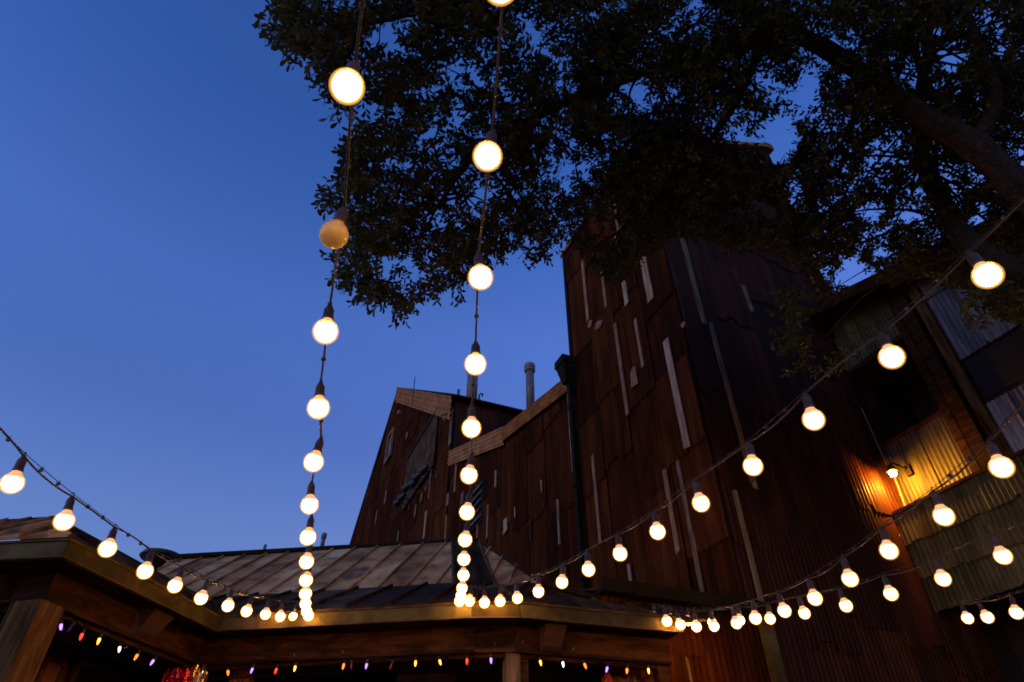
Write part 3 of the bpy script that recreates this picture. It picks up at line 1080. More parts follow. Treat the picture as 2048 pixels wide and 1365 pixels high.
# dark shaped brackets on the beam, and scattered nail heads / hooks
for i, x, y, wpx in ((1, 290, 1245, 60), (4, 1100, 1268, 44), (2, 395, 1285, 26)):
    S_ = Seg(i, 0.27)
    u, z, k = S_.hit(x, y)
    w = wpx * k / FPX / 2
    mb = MB()
    mb.hexa([S_.at(u - w, EYE + 1.33, 0.002), S_.at(u + w, EYE + 1.33, 0.002), S_.at(u + w, EYE + 1.50, 0.002), S_.at(u - w, EYE + 1.50, 0.002)],
            [S_.at(u - w * 0.8, EYE + 1.36, 0.05), S_.at(u + w * 0.8, EYE + 1.36, 0.05), S_.at(u + w, EYE + 1.50, 0.16), S_.at(u - w, EYE + 1.50, 0.16)])
    mb.build('bracket', M['siding'], porch)
for i, x, y in ((2, 687, 1306), (2, 788, 1301), (2, 892, 1296), (2, 990, 1290), (4, 1145, 1300), (4, 1235, 1308), (4, 1044, 1287), (2, 590, 1312), (1, 120, 1262), (1, 248, 1296)):
    S_ = Seg(i, 0.245)
    u, z, k = S_.hit(x, y)
    mb = MB()
    mb.tube([S_.at(u, z, 0.0), S_.at(u, z, 0.02), S_.at(u, z + 0.012, 0.026)], 0.004, 5)
    mb.build('cup_hook', M['galv_pale'], porch)


def sq_post(name, P, t, w, z0, z1, mat):
    t = np.array([t[0], t[1], 0]) / np.hypot(t[0], t[1])
    n = np.array([-t[1], t[0], 0])
    mb = MB()
    mb.obox((P[0], P[1], (z0 + z1) / 2), t * w / 2, n * w / 2, zt((z1 - z0) / 2))
    o = mb.build(name, mat, porch)
    return o


pc = inset(EAVE, 0.34)
S4 = Seg(4, 0.34)
u, z, k = S4.hit(1023, 1335)
sq_post('post', S4.at(u, 0), S4.u, 0.115, 0, EYE + 1.30, M['tan'])  # lighter material puts the bulbs' light into this post's colour
sq_post('post', S4.at(u + 0.105, 0, -0.01), S4.u, 0.06, 0, EYE + 1.30, M['wood'])
# near left corner post, in two boards with a seam
cpt = inset(EAVE, 0.30)[1]
sq_post('post', cpt, Seg(1, 0.3).u, 0.20, 0, EYE + 1.30, M['wood_v'])
sq_post('post_trim', cpt + np.array([-0.12, -0.05, 0]), Seg(1, 0.3).u, 0.05, 0, EYE + 1.29, M['wood_v'])
sq_post('post', inset(EAVE, 0.34)[2] + np.array([0.03, 0.02, 0]), Seg(1, 0.3).u, 0.12, 0, EYE + 1.30, M['wood_v'])
# right end wall of the porch against the lean-to, corrugated inside the last bay
S5 = Seg(4, 0.34)
endP = pc[5]
sq_post('end_post', endP + np.array([-0.07, -0.03, 0]), S5.u, 0.10, 0, EYE + 1.30, M['wood'])
me = sheet_mesh(0.55, EYE + 1.28, EYE + 1.28, M['rust_orange'], 0.06, 0.010)
fe = Face(endP + S5.u * -0.06 - S5.n * 0.62, -S5.u)
place('corrugated_sheet', me, fe.matrix(-0.6, 0, 0.0), porch)


# roofs: standing-seam pans clipped to each roof slope
def clip(poly, k, val, keep_less):
    out = []
    n = len(poly)
    for i in range(n):
        a, b = poly[i], poly[(i + 1) % n]
        ia = (a[k] <= val) == keep_less or abs(a[k] - val) < 1e-9
        ib = (b[k] <= val) == keep_less or abs(b[k] - val) < 1e-9
        if ia: out.append(a)
        if ia != ib:
            f = (val - a[k]) / (b[k] - a[k])
            out.append(tuple(a[j] + (b[j] - a[j]) * f for j in range(2)))
    return out


def seam_slope(pts, along, w, mat, seed=0, rib=0.028, shift=0.0, lift=0.0):
    """roof slope as one pan per bay, with a raised seam along each pan's edge"""
    pts = [np.asarray(p, float) for p in pts]
    o = pts[0]
    nrm = sum(np.cross(pts[i] - o, pts[i + 1] - o) for i in range(1, len(pts) - 1))
    nrm = nrm / np.linalg.norm(nrm)
    if nrm[2] < 0: nrm = -nrm
    a = np.asarray(along, float)
    a = a - nrm * (a @ nrm)
    a = a / np.linalg.norm(a)
    b = np.cross(nrm, a)
    fl = [((p - o) @ a, (p - o) @ b) for p in pts]
    W = lambda q, h=0.0: o + a * q[0] + b * q[1] + nrm * (h + lift)
    lo, hi = min(q[0] for q in fl), max(q[0] for q in fl)
    rs = random.Random(seed)
    x = lo - shift
    while x < hi:
        poly = clip(clip(fl, 0, x + 0.002, False), 0, x + w - 0.002, True)
        if len(poly) >= 3:
            area = abs(sum(poly[i][0] * poly[(i + 1) % len(poly)][1] - poly[(i + 1) % len(poly)][0] * poly[i][1] for i in range(len(poly)))) / 2
            if area > 0.002:
                mb = MB()
                h = rs.uniform(0, 0.004)
                mb.hexa([W(q, -0.02) for q in poly], [W(q, h) for q in poly])
                left = clip(clip(fl, 0, x + 0.002, False), 0, x + 0.016, True)
                if len(left) >= 3:
                    mb.hexa([W(q, h) for q in left], [W(q, rib) for q in left])
                mb.build('roof_panel', mat, porch)
        x += w


def P3(x, y, z):
    return np.array([x, y, z + EYE])


R1 = P3(-0.757, 7.80, 3.15)
R2 = P3(-0.42, 7.78, 3.15)
TLr = P3(-4.60, 8.33, 3.15)
KM = at_h(908, 1166, 2.13)
KR = at_h(990, 1170, 2.13)
Kx = at_h(1082, 1166, 2.12)
tM = (eB1 - eA) / np.linalg.norm(eB1 - eA)
KL = KM - tM * 3.6
gL = np.array([AN.at(AL, 0, 0.14)[0], AN.at(AL, 0, 0.14)[1], EYE + 1.93])
gR = np.array([AN.at(0.45, 0, 0.14)[0], AN.at(0.45, 0, 0.14)[1], EYE + 1.93])
ov = inset(EAVE, -0.015)
for p in ov: p[2] = EYE + 1.618
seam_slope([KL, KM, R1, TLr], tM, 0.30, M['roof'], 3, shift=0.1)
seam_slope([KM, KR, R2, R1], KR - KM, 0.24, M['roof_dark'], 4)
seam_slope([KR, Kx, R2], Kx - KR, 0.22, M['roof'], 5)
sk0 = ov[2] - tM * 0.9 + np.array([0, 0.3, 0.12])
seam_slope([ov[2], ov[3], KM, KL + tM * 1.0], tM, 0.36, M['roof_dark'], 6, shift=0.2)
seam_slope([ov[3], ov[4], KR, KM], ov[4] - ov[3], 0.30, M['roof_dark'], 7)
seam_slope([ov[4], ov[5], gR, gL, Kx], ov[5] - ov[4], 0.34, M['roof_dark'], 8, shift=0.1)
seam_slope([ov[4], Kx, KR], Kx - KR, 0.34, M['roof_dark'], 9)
# caps over hips and ridge
for nm, pl, r, mk in (('ridge_cap', [TLr, R1, R2], 0.035, 'steel'), ('hip_cap', [R1, KM, ov[3]], 0.022, 'roof_dark'), ('hip_cap', [R2, KR, ov[4]], 0.026, 'roof_dark'),
                      ('hip_cap', [R2, Kx, gL], 0.03, 'roof_dark')):
    mb = MB()
    mb.tube(pl, r, 6)
    mb.build(nm, M[mk], porch)
# back slopes close the roof volume
bs = MB()
bk_ = np.array([0.35, 1.7, -1.3])
bs.poly([R1, TLr, TLr + bk_, R1 + bk_]); bs.poly([R2, R1, R1 + bk_, R2 + bk_]); bs.poly([Kx, R2, R2 + bk_, Kx + np.array([0.2, 0.8, 0])])
bs.build('back_slope', M['roof_dark'], porch)
# left wing roof
T0 = at_h(107, 1038, 2.04)
T1 = P3(-3.32, 6.75, 2.16)
T2 = T0 + (T0 - at_h(0, 1045, 2.04)) / np.linalg.norm(T0 - at_h(0, 1045, 2.04)) * -3.0
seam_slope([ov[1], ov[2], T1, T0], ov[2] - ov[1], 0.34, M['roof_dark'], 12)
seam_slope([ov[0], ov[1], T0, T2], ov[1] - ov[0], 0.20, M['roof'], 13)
for nm, pl, r, mk in (('ridge_cap', [T2, T0], 0.02, 'steel'), ('ridge_cap', [T0, T1], 0.025, 'steel'), ('hip_cap', [T0, ov[1]], 0.02, 'roof_dark')):
    mb = MB()
    mb.tube(pl, r, 6)
    mb.build(nm, M[mk], porch)
mb = MB()
mb.poly([T0, T1, T1 + np.array([-2.5, 0.3, -0.1]), T2 + np.array([0, 2, 0])])
mb.build('back_slope', M['roof_dark'], porch)
# roof fittings
fv = at_d(322, 1118, 8.6)
mb = MB()
mb.lathe([(0.10, -0.35), (0.10, -0.02), (0.26, -0.01), (0.28, 0.015), (0.25, 0.055), (0.14, 0.085), (0.02, 0.09)], 20, fv)
mb.build('roof_exhaust_fan', M['black'], porch, True)
for (x, y0, y1, w, cp) in ((527, 1090, 1106, 6, False), (643, 1070, 1098, 8, True)):
    pipe(porch, 'vent_pipe', x, y0, y1, w, 8.6, cp, 'chimney')
# downpipe with an elbow at the far left
dpp = MB()
q = [at_d(-4, 1150, 4.15), at_d(8, 1185, 4.15), at_d(26, 1262, 4.15)]
dpp.tube(q, 0.042, 4)
dpp.build('downpipe', M['steel'], porch)
low = q[2]
dpp = MB()
dpp.tube([low + zt(0.02), np.array([low[0], low[1], 0.05])], 0.042, 4)
dpp.build('downpipe', M['steel'], porch)

# interior of the porch: back wall of lapped planks, doors and trim in the gloom
bwA, bwB = inset(EAVE, 1.45)[2], inset(EAVE, 1.45)[3]
IN = Seg(2, 1.45)
for k in range(16):
    mb = MB()
    z = 0.0 + k * 0.19
    mb.hexa([IN.at(-2.5, z, 0.02), IN.at(4.2, z, 0.02), IN.at(4.2, z, -0.02), IN.at(-2.5, z, -0.02)],
            [IN.at(-2.5, z + 0.2, 0.0), IN.at(4.2, z + 0.2, 0.0), IN.at(4.2, z + 0.2, -0.02), IN.at(-2.5, z + 0.2, -0.02)])
    mb.build('siding_plank', M['siding'], porch)
IL = Seg(1, 1.3)
for k in range(16):
    mb = MB()
    z = 0.0 + k * 0.19
    mb.hexa([IL.at(-1.0, z, 0.02), IL.at(2.2, z, 0.02), IL.at(2.2, z, -0.02), IL.at(-1.0, z, -0.02)],
            [IL.at(-1.0, z + 0.2, 0.0), IL.at(2.2, z + 0.2, 0.0), IL.at(2.2, z + 0.2, -0.02), IL.at(-1.0, z + 0.2, -0.02)])
    mb.build('siding_plank', M['siding'], porch)
for x in (262, 195):
    u, z, k = IL.hit(x, 1340, 0.05)
    mb = MB()
    mb.obox(IL.at(u, EYE + 0.6, 0.05), IL.u * 0.05, IL.n * 0.03, zt(0.78))
    mb.build('wall_trim', M['wood'], porch)

# dark blue screen and sign on the back wall
u, z, k = IN.hit(715, 1352, 0.06)
sc_ = thing('wall_screen', IN.at(u, z - 0.3, 0.06), 'dark blue unlit screen on the wall behind the porch opening', 'screen')
mb = MB()
mb.obox(IN.at(u, z - 0.22, 0.06), IN.u * 0.36, IN.n * 0.03, zt(0.24))
mb.build('casing', M['black'], sc_)
mb = MB()
mb.obox(IN.at(u, z - 0.22, 0.093), IN.u * 0.345, IN.n * 0.003, zt(0.225))
mb.build('display', M['screen'], sc_)
u, z, k = IN.hit(852, 1352, 0.06)
sg = thing('wall_sign', IN.at(u, z - 0.2, 0.04), 'brown wooden sign board on the porch back wall left of the post', 'sign')
mb = MB()
mb.obox(IN.at(u, z - 0.14, 0.05), IN.u * 0.29, IN.n * 0.012, zt(0.16))
mb.build('board', M['sign'], sg)
mb = MB()
mb.lathe([(0.02, -0.01), (0.09, -0.008), (0.10, 0.0), (0.09, 0.008), (0.02, 0.01)], 14)
o = mb.build('dark_emblem', M['black'], sg)
o.matrix_basis = Matrix.Translation(Vector(IN.at(u + 0.02, z - 0.12, 0.07)) - WLOC[sg.name]) @ Matrix.Rotation(R(90), 4, 'X')
PF = [('tall framed picture in the left porch bay nearest the corner post', 100, 1352, 0.10, 0.16), ('square framed picture in the left porch bay behind the white bulb', 170, 1352, 0.12, 0.13)]
for lab, x, y, w, h in PF:
    u, z, k = IL.hit(x, y, 0.05)
    pf = thing('picture_frame', IL.at(u, z - h, 0.05), lab, 'picture', 'framed pictures in the left porch bay')
    mb = MB()
    for sx in (-1, 1):
        mb.obox(IL.at(u + sx * w, z - 0.05, 0.05), IL.u * 0.02, IL.n * 0.02, zt(h))
        mb.obox(IL.at(u, z - 0.05 + sx * h, 0.05), IL.u * w, IL.n * 0.018, zt(0.02))
    mb.build('frame', M['frame'], pf)
    mb = MB()
    mb.obox(IL.at(u, z - 0.05, 0.035), IL.u * w, IL.n * 0.006, zt(h))
    mb.build('picture', M['rust_orange'] if w < 0.11 else M['dark'], pf)

# closed umbrellas
def umbrella(x, ytop, dpt, wtop, wbot, hh, mat, label, folds=8):
    P = at_d(x, ytop, dpt)
    um = thing('closed_umbrella', (P[0], P[1], 0), label, 'umbrella')
    mb = MB()
    n = folds * 4
    prof = [(wtop, 0.0), (wtop + (wbot - wtop) * 0.45, -hh * 0.22), (wbot, -hh * 0.5), (wbot * 1.02, -hh * 0.8), (wbot * 0.8, -hh)]
    i0 = 0
    for r, z in prof:
        for j in range(n):
            w = 2 * math.pi * j / n
            rr = r * (1 + 0.14 * math.cos(folds * w))
            mb.v.append((P[0] + rr * math.cos(w), P[1] + rr * math.sin(w), P[2] + z))
    for k in range(len(prof) - 1):
        for j in range(n):
            q = (j + 1) % n
            mb.f.append((k * n + j, k * n + q, (k + 1) * n + q, (k + 1) * n + j))
    mb.f.append(tuple(range(n)))
    mb.build('canopy', mat, um, True)
    mb = MB()
    mb.lathe([(0.006, 0.03), (0.012, 0.02), (0.014, -0.01)], 8, P)
    mb.build('finial', M['wood_v'], um)
    mb = MB()
    mb.tube([(P[0], P[1], 0.02), (P[0], P[1], P[2] - 0.02)], 0.018, 8)
    mb.build('pole', M['wood_v'], um)
    mb = MB()
    mb.lathe([(0.22, 0.0), (0.22, 0.05), (0.05, 0.08), (0.03, 0.2)], 14, (P[0], P[1], 0))
    mb.build('base', M['black'], um)


umbrella(1214, 1339, 5.45, 0.012, 0.16, 1.1, M['red_cloth'], 'closed red umbrella under the right bay of the porch')
umbrella(490, 1335, 5.75, 0.055, 0.24, 1.0, M['printed'], 'closed orange umbrella with dark printed marks under the porch', 10)

# tinsel hung on the inner corner post
tp = inset(EAVE, 0.22)[2]
tn = thing('tinsel_garland', (tp[0], tp[1], EYE + 0.5), 'shiny red and gold tinsel hanging at the inner porch corner', 'garland')
for mk, n0, dx0, dx1 in (('foil_red', 80, -0.26, 0.0), ('foil_gold', 50, -0.06, 0.07)):
    mb = MB()
    rs = random.Random(len(mk))
    for i in range(n0):
        x = tp[0] + rs.uniform(dx0, dx1)
        y = tp[1] + rs.uniform(-0.05, 0.05)
        z = EYE + rs.uniform(1.20, 1.29)
        pts = []
        for k in range(6):
            pts.append((x + rs.uniform(-0.012, 0.012), y + rs.uniform(-0.012, 0.012), z - k * 0.09))
        for k in range(5):
            a, b_ = np.array(pts[k]), np.array(pts[k + 1])
            s_ = np.array([math.cos(k * 1.3 + i), math.sin(k * 1.3 + i), 0]) * 0.007
            mb.poly([a - s_, a + s_, b_ + s_ * 0.8, b_ - s_ * 0.8])
    mb.build('tinsel_strands', M[mk], tn)

# ------------------------------------------------------------------ globe string lights
BR = 0.0420
mb = MB()
prof = [(0.004, -BR)]
for k in range(1, 13):
    a = -math.pi / 2 + k * (math.pi / 2 + 0.55) / 12
    prof.append((BR * math.cos(a), BR * math.sin(a)))
for k_ in (0.90, 0.94, 0.97, 1.0, 1.03, 1.06):                # glass globe in added glowing layers that paint a soft halo rim
    mb.lathe([(r * k_, z * k_) for r, z in prof], 24)
GLOBE = mb.mesh('globe', M['bulb'], True)
mb = MB()
mb.lathe([(r * 0.86, z * 0.86 + 0.0005) for r, z in prof], 28)
CORE = mb.mesh('glowing_core', M['core_glow'], True)
GLOBE_OFF = None
mb = MB()
rN, zN = prof[-1]
mb.lathe([(rN * 0.999, zN), (rN * 0.93, zN + 0.006), (rN * 0.72, zN + 0.014), (0.0185, zN + 0.024), (0.0175, zN + 0.030)], 20)
NECK = mb.mesh('neck', M['neck'], True)
zS = zN + 0.030
mb = MB()
mb.lathe([(0.0165, zS - 0.004), (0.0205, zS), (0.0205, zS + 0.008), (0.0180, zS + 0.010), (0.0175, zS + 0.045), (0.0135, zS + 0.052), (0.010, zS + 0.060)], 14)
mb.tube([(0, 0, zS + 0.055), (0, 0, zS + 0.068)], 0.009, 8)
mb.tube([(-0.004, 0, zS + 0.060), (-0.008, 0, zS + 0.076), (0.0, 0, zS + 0.084), (0.007, 0, zS + 0.078)], 0.0025, 5)
SOCK = mb.mesh('socket', M['socket'], True)
ZTOP = zS + 0.066
OFFB = bpy.data.meshes.new('globe')
mb = MB()
mb.lathe(prof, 20)
OFFB = mb.mesh('globe', M['bulb_off'], True)
mb = MB()
mb.lathe([(rN * 0.999, zN), (rN * 0.93, zN + 0.006), (rN * 0.72, zN + 0.014), (0.0185, zN + 0.024), (0.0175, zN + 0.030)], 20)
NECK_OFF = mb.mesh('neck', M['bulb_off'], True)

STR = {"A":[[-0.408,0.798,1.479],[-0.518,1.214,1.407],[-0.626,1.609,1.374],[-0.74,2.018,1.339],[-0.853,2.418,1.327],[-0.97,2.826,1.32],[-1.08,3.231,1.328],[-1.194,3.637,1.348],[-1.306,4.042,1.38],[-1.42,4.445,1.426],[-1.534,4.848,1.483],[-1.642,5.252,1.549],[-1.71,5.549,1.6]],
"B":[[-0.028,0.62,1.62],[-0.071,1.065,1.578],[-0.106,1.498,1.519],[-0.141,1.928,1.481],[-0.177,2.357,1.46],[-0.21,2.785,1.457],[-0.244,3.219,1.463],[-0.28,3.651,1.485],[-0.314,4.078,1.528],[-0.345,4.512,1.576],[-0.383,4.921,1.62],[-0.401,5.096,1.62],[-0.422,5.23,1.62]],
"C":[[-2.039,2.349,1.193],[-2.044,2.738,1.201],[-2.046,3.124,1.224],[-2.042,3.517,1.25],[-2.049,3.899,1.298],[-2.054,4.289,1.347],[-2.028,4.67,1.415],[-2.04,5.052,1.49],[-2.03,5.43,1.578],[-1.929,5.506,1.58],[-1.816,5.506,1.58]],
"D":[[1.519,1.415,1.445],[1.368,1.784,1.403],[1.213,2.153,1.373],[1.074,2.518,1.362],[0.927,2.887,1.359],[0.781,3.256,1.369],[0.631,3.625,1.391],[0.484,3.991,1.429],[0.341,4.359,1.475],[0.194,4.727,1.531],[0.043,5.092,1.6],[-0.098,5.16,1.60],[-0.22,5.2,1.60],[-0.335,5.16,1.60]],
"E":[[1.937,2.238,1.206],[1.919,2.652,1.187],[1.865,3.062,1.19],[1.849,3.483,1.197],[1.82,3.9,1.225],[1.787,4.311,1.274],[1.735,4.717,1.343],[1.73,5.125,1.423],[1.676,5.534,1.513],[1.641,5.938,1.619],[1.487,5.879,1.62],[1.349,5.775,1.62]],
"F":[[2.591,3.284,1.247],[2.504,3.7,1.272],[2.409,4.109,1.318],[2.31,4.523,1.37],[2.189,4.931,1.44],[2.081,5.341,1.517],[1.973,5.74,1.618],[1.851,6.149,1.716],[1.625,6.132,1.72],[1.455,6.084,1.72],[1.293,6.025,1.72]],
"G":[[3.481,4.544,1.33],[3.521,4.898,1.402],[3.606,5.24,1.492]]}
SLAB = {'A': 'string of globe lights overhead at left, with one unlit amber bulb',
        'B': 'string of globe lights running straight up the middle of the view',
        'C': 'string of globe lights sweeping from the porch to the left edge',
        'D': 'longest string of globe lights rising across the tower to the tree',
        'E': 'upper of two strings of globe lights from the porch end to the iron box',
        'F': 'lower of two strings of globe lights from the porch end, below the iron box',
        'G': 'short run of three globe lights low at the right edge'}


def droop(P, Q, s, n=6):
    P, Q = np.asarray(P), np.asarray(Q)
    return [P + (Q - P) * k / n - np.array([0, 0, s * 4 * (k / n) * (1 - k / n)]) for k in range(n + 1)]


for key, pts in STR.items():
    pts = [np.array(p) + CAMP for p in pts]
    if key == 'D':                                      # keep the tail exactly on its sight lines
        for i, (x, y) in ((11, (1000, 1203)), (12, (969, 1206)), (13, (939, 1203))):
            pts[i] = at_h(x, y, 1.60)
    if key in 'ABD':
        F0 = Seg(2, 0.0)
        for i, x, y, o_ in {'A': ((-1, 617, 1232, 0.06), (-2, 613, 1223, 0.16)), 'B': ((-1, 919, 1203, 0.06), (-2, 922, 1192, 0.12)), 'D': ((-1, 939, 1203, 0.07),)}[key]:
            u, z, k = F0.hit(x, y, o_)
            pts[i] = F0.at(u, z, o_)
    if key == 'E':
        F0 = Seg(4, 0.0)
        for i, x, y, o_ in ((-1, 1334, 1243, 0.06), (-2, 1361, 1250, 0.07), (-3, 1393, 1254, 0.12)):
            u, z, k = F0.hit(x, y, o_)
            pts[i] = F0.at(u, z, o_)
    nxt = pts[0] - pts[1]
    ext = []
    for k in range(1, 2):          # the string goes on outside the frame
        ext.append(pts[0] + nxt * k + np.array([0, 0, 0.02 * k * k]))
    allp = ext[::-1] + pts
    st = thing('string_lights', allp[len(allp) // 2] * np.array([1, 1, 1]), SLAB[key], 'string lights', 'globe string lights over the courtyard')
    rs = random.Random(ord(key))
    tops = []
    for i, p in enumerate(allp):
        rot = Matrix.Rotation(R(rs.uniform(0, 360)), 4, 'Z')
        tilt = Matrix.Rotation(R(rs.uniform(-7, 7)), 4, 'X') @ Matrix.Rotation(R(rs.uniform(-7, 7)), 4, 'Y')
        Mx = Matrix.Translation(Vector(p)) @ tilt @ rot
        so = place('socket', SOCK, Mx, st)
        off = (key == 'A' and i == len(ext) + 1)
        for nm, me in (('globe', OFFB if off else GLOBE), ('neck', NECK_OFF if off else NECK), ('glowing_core', None if off else CORE)):
            if me is None: continue
            c_ = bpy.data.objects.new(nm, me)
            COL.objects.link(c_)
            c_.parent = so
            if off: c_['label'] = 'unlit amber glass globe'
        tops.append(np.array(Mx @ Vector((0, 0, ZTOP))))
    # end anchors
    endv = np.array([0.02, 0.12, 0.0]) if key in 'ABC' else np.array([-0.05, 0.08, 0.0])
    tops.append(tops[-1] + endv)
    line, wire = [], []
    for i in range(len(tops) - 1):
        L_ = np.linalg.norm(tops[i + 1] - tops[i])
        seg = droop(tops[i], tops[i + 1], rs.uniform(-0.012, 0.02) * L_ / 0.4)
        sg2 = droop(tops[i] + zt(0.012), tops[i + 1] + zt(0.012), 0.002)
        line += seg[:-1] if i < len(tops) - 2 else seg
        wire += sg2[:-1] if i < len(tops) - 2 else sg2
    mb = MB()
    mb.tube(line, 0.0042, 6)
    mb.build('cable', M['cable'], st, True)
    mb = MB()
    mb.tube(wire, 0.0018, 5)
    mb.build('support_wire', M['cable'], st, True)
    mb = MB()
    for i in range(len(tops) - 1):                      # cable ties
        for f in (0.33, 0.68):
            c_ = tops[i] + (tops[i + 1] - tops[i]) * f + zt(0.003)
            d_ = (tops[i + 1] - tops[i]); d_ = d_ / (np.linalg.norm(d_) + 1e-6)
            mb.tube([c_ - d_ * 0.004, c_ + d_ * 0.004], 0.0095, 6)
            mb.tube([c_, c_ + np.array([0.004, 0.0, 0.018])], 0.0016, 4)
    tag(mb.build('cable_ties', M['cable'], st), kind='stuff')

# ------------------------------------------------------------------ coloured bulbs along the beams
mb = MB()
mb.lathe([(0.002, -0.029), (0.0045, -0.025), (0.0076, -0.015), (0.0096, -0.003), (0.0096, 0.004), (0.0085, 0.013), (0.008, 0.018)], 12)
C9M = {}
for k, mt in C9.items():
    me = mb.mesh('bulb', mt, True)
    C9M[k] = me
mb = MB()
mb.lathe([(0.009, 0.014), (0.011, 0.018), (0.010, 0.042), (0.006, 0.046)], 10)
C9S = mb.mesh('socket', M['black'], True)
for lab, si, items in (('string of coloured cone bulbs under the left porch beam', 1,
                        [(122, 1253, 'purple'), (140, 1257, 'off_blue'), (163, 1272, 'red'), (198, 1281, 'amber'), (239, 1298, 'white'), (273, 1313, 'orange'), (305, 1324, 'purple')]),
                       ('string of coloured cone bulbs under the middle porch beam', 2,
                        [(404, 1345, 'warm'), (456, 1345, 'orange'), (504, 1340, 'purple'), (552, 1341, 'red'), (590, 1336, 'amber'), (687, 1332, 'orange'), (703, 1333, 'off_red'), (733, 1331, 'purple'),
                         (782, 1333, 'off_red'), (831, 1326, 'amber'), (880, 1324, 'amber'), (934, 1322, 'red'), (982, 1320, 'purple')]),
                       ('string of coloured cone bulbs under the right porch beam', 4,
                        [(1081, 1325, 'amber'), (1126, 1328, 'white'), (1170, 1331, 'orange'), (1214, 1338, 'purple'), (1254, 1341, 'orange'), (1297, 1341, 'amber')])):
    S_ = Seg(si, 0.27)
    pos = []
    for x, y, c_ in items:
        u, z, k = S_.hit(x, y, 0.0)
        pos.append(S_.at(u, z, 0.0))
    st = thing('coloured_lights', pos[len(pos) // 2], lab, 'string lights', 'coloured bulbs along the porch beams')
    rs = random.Random(si)
    tops = []
    for p, (x, y, c_) in zip(pos, items):
        Mx = Matrix.Translation(Vector(p)) @ Matrix.Rotation(R(rs.uniform(-22, 22)), 4, 'Y') @ Matrix.Rotation(R(rs.uniform(-15, 15)), 4, 'X')
        so = place('socket', C9S, Mx, st)
        b_ = bpy.data.objects.new('bulb', C9M[c_])
        COL.objects.link(b_)
        b_.parent = so
        tops.append(np.array(Mx @ Vector((0, 0, 0.045))))
    line = []
    for i in range(len(tops) - 1):
        line += droop(tops[i], tops[i + 1], -0.012)[:-1]
    line.append(tops[-1])
    mb = MB()
    mb.tube(line, 0.0028, 5)
    mb.build('cable', M['black'], st, True)

# ------------------------------------------------------------------ oak tree
TB = np.array([5.1, 2.1, 0.0])
tree = thing('oak_tree', TB, 'large dark oak tree spreading its crown over the upper right', 'tree')


def smooth_path(ctrl, n=8):
    ctrl = [np.asarray(c, float) for c in ctrl]
    P = [2 * ctrl[0] - ctrl[1]] + ctrl + [2 * ctrl[-1] - ctrl[-2]]
    out = []
    for i in range(1, len(P) - 2):
        for k in range(n):
            t = k / n
            out.append(0.5 * ((2 * P[i]) + (-P[i - 1] + P[i + 1]) * t + (2 * P[i - 1] - 5 * P[i] + 4 * P[i + 1] - P[i + 2]) * t * t + (-P[i - 1] + 3 * P[i] - 3 * P[i + 1] + P[i + 2]) * t ** 3))
    out.append(ctrl[-1])
    return out


def limb(name, ctrl, r0, r1, n=12, seed=0, wob=0.08):
    path = smooth_path(ctrl)
    rs = random.Random(seed)
    rr = [(r0 + (r1 - r0) * i / (len(path) - 1)) * (1 + rs.uniform(-wob, wob)) for i in range(len(path))]
    mb = MB()
    mb.tube(path, rr, n)
    return mb.build(name, M['bark'], tree, True), path


fork = at_d(2200, 520, 4.9)
limb('trunk', [TB, TB + np.array([-0.05, 0.1, 1.5]), TB + np.array([-0.2, 0.25, 3.0]), fork], 0.34, 0.22, 14, 1)
_, L1 = limb('limb', [fork, at_d(2048, 385, 5.0), at_d(1945, 290, 5.2), at_d(1850, 238, 5.4), at_d(1750, 165, 5.7), at_d(1640, 92, 6.0), at_d(1540, 48, 6.2), at_d(1470, -20, 6.4), at_d(1330, -140, 6.6)], 0.125, 0.05, 12, 2)
_, L2 = limb('limb', [fork, at_d(2040, 545, 5.2), at_d(1950, 500, 5.6), at_d(1895, 425, 6.0), at_d(1850, 330, 6.4), at_d(1835, 230, 6.8), at_d(1860, 80, 7.0)], 0.13, 0.05, 12, 3)
_, L3 = limb('limb', [at_d(1600, 72, 6.1), at_d(1480, 90, 6.1), at_d(1340, 125, 6.2), at_d(1220, 170, 6.2), at_d(1100, 220, 6.3), at_d(960, 300, 6.2), at_d(870, 420, 6.0)], 0.075, 0.018, 8, 4)
_, L4 = limb('limb', [at_d(1540, 48, 6.2), at_d(1350, -30, 6.0), at_d(1100, -40, 5.6), at_d(850, 20, 5.0), at_d(680, 60, 4.5)], 0.075, 0.015, 8, 5)
_, L5 = limb('limb', [at_d(1940, 288, 5.2), at_d(1890, 210, 5.4), at_d(1850, 165, 5.6), at_d(1820, 60, 5.8)], 0.06, 0.025, 8, 6)
_, L6 = limb('limb', [at_d(1540, 48, 6.2), at_d(1480, 190, 6.4), at_d(1420, 280, 6.6), at_d(1330, 380, 6.8), at_d(1230, 470, 6.8)], 0.05, 0.015, 7, 7)
_, L7 = limb('limb', [at_d(1950, 290, 5.2), at_d(1990, 200, 5.2), at_d(1960, 100, 5.3), at_d(1900, -60, 5.4)], 0.07, 0.03, 8, 8)

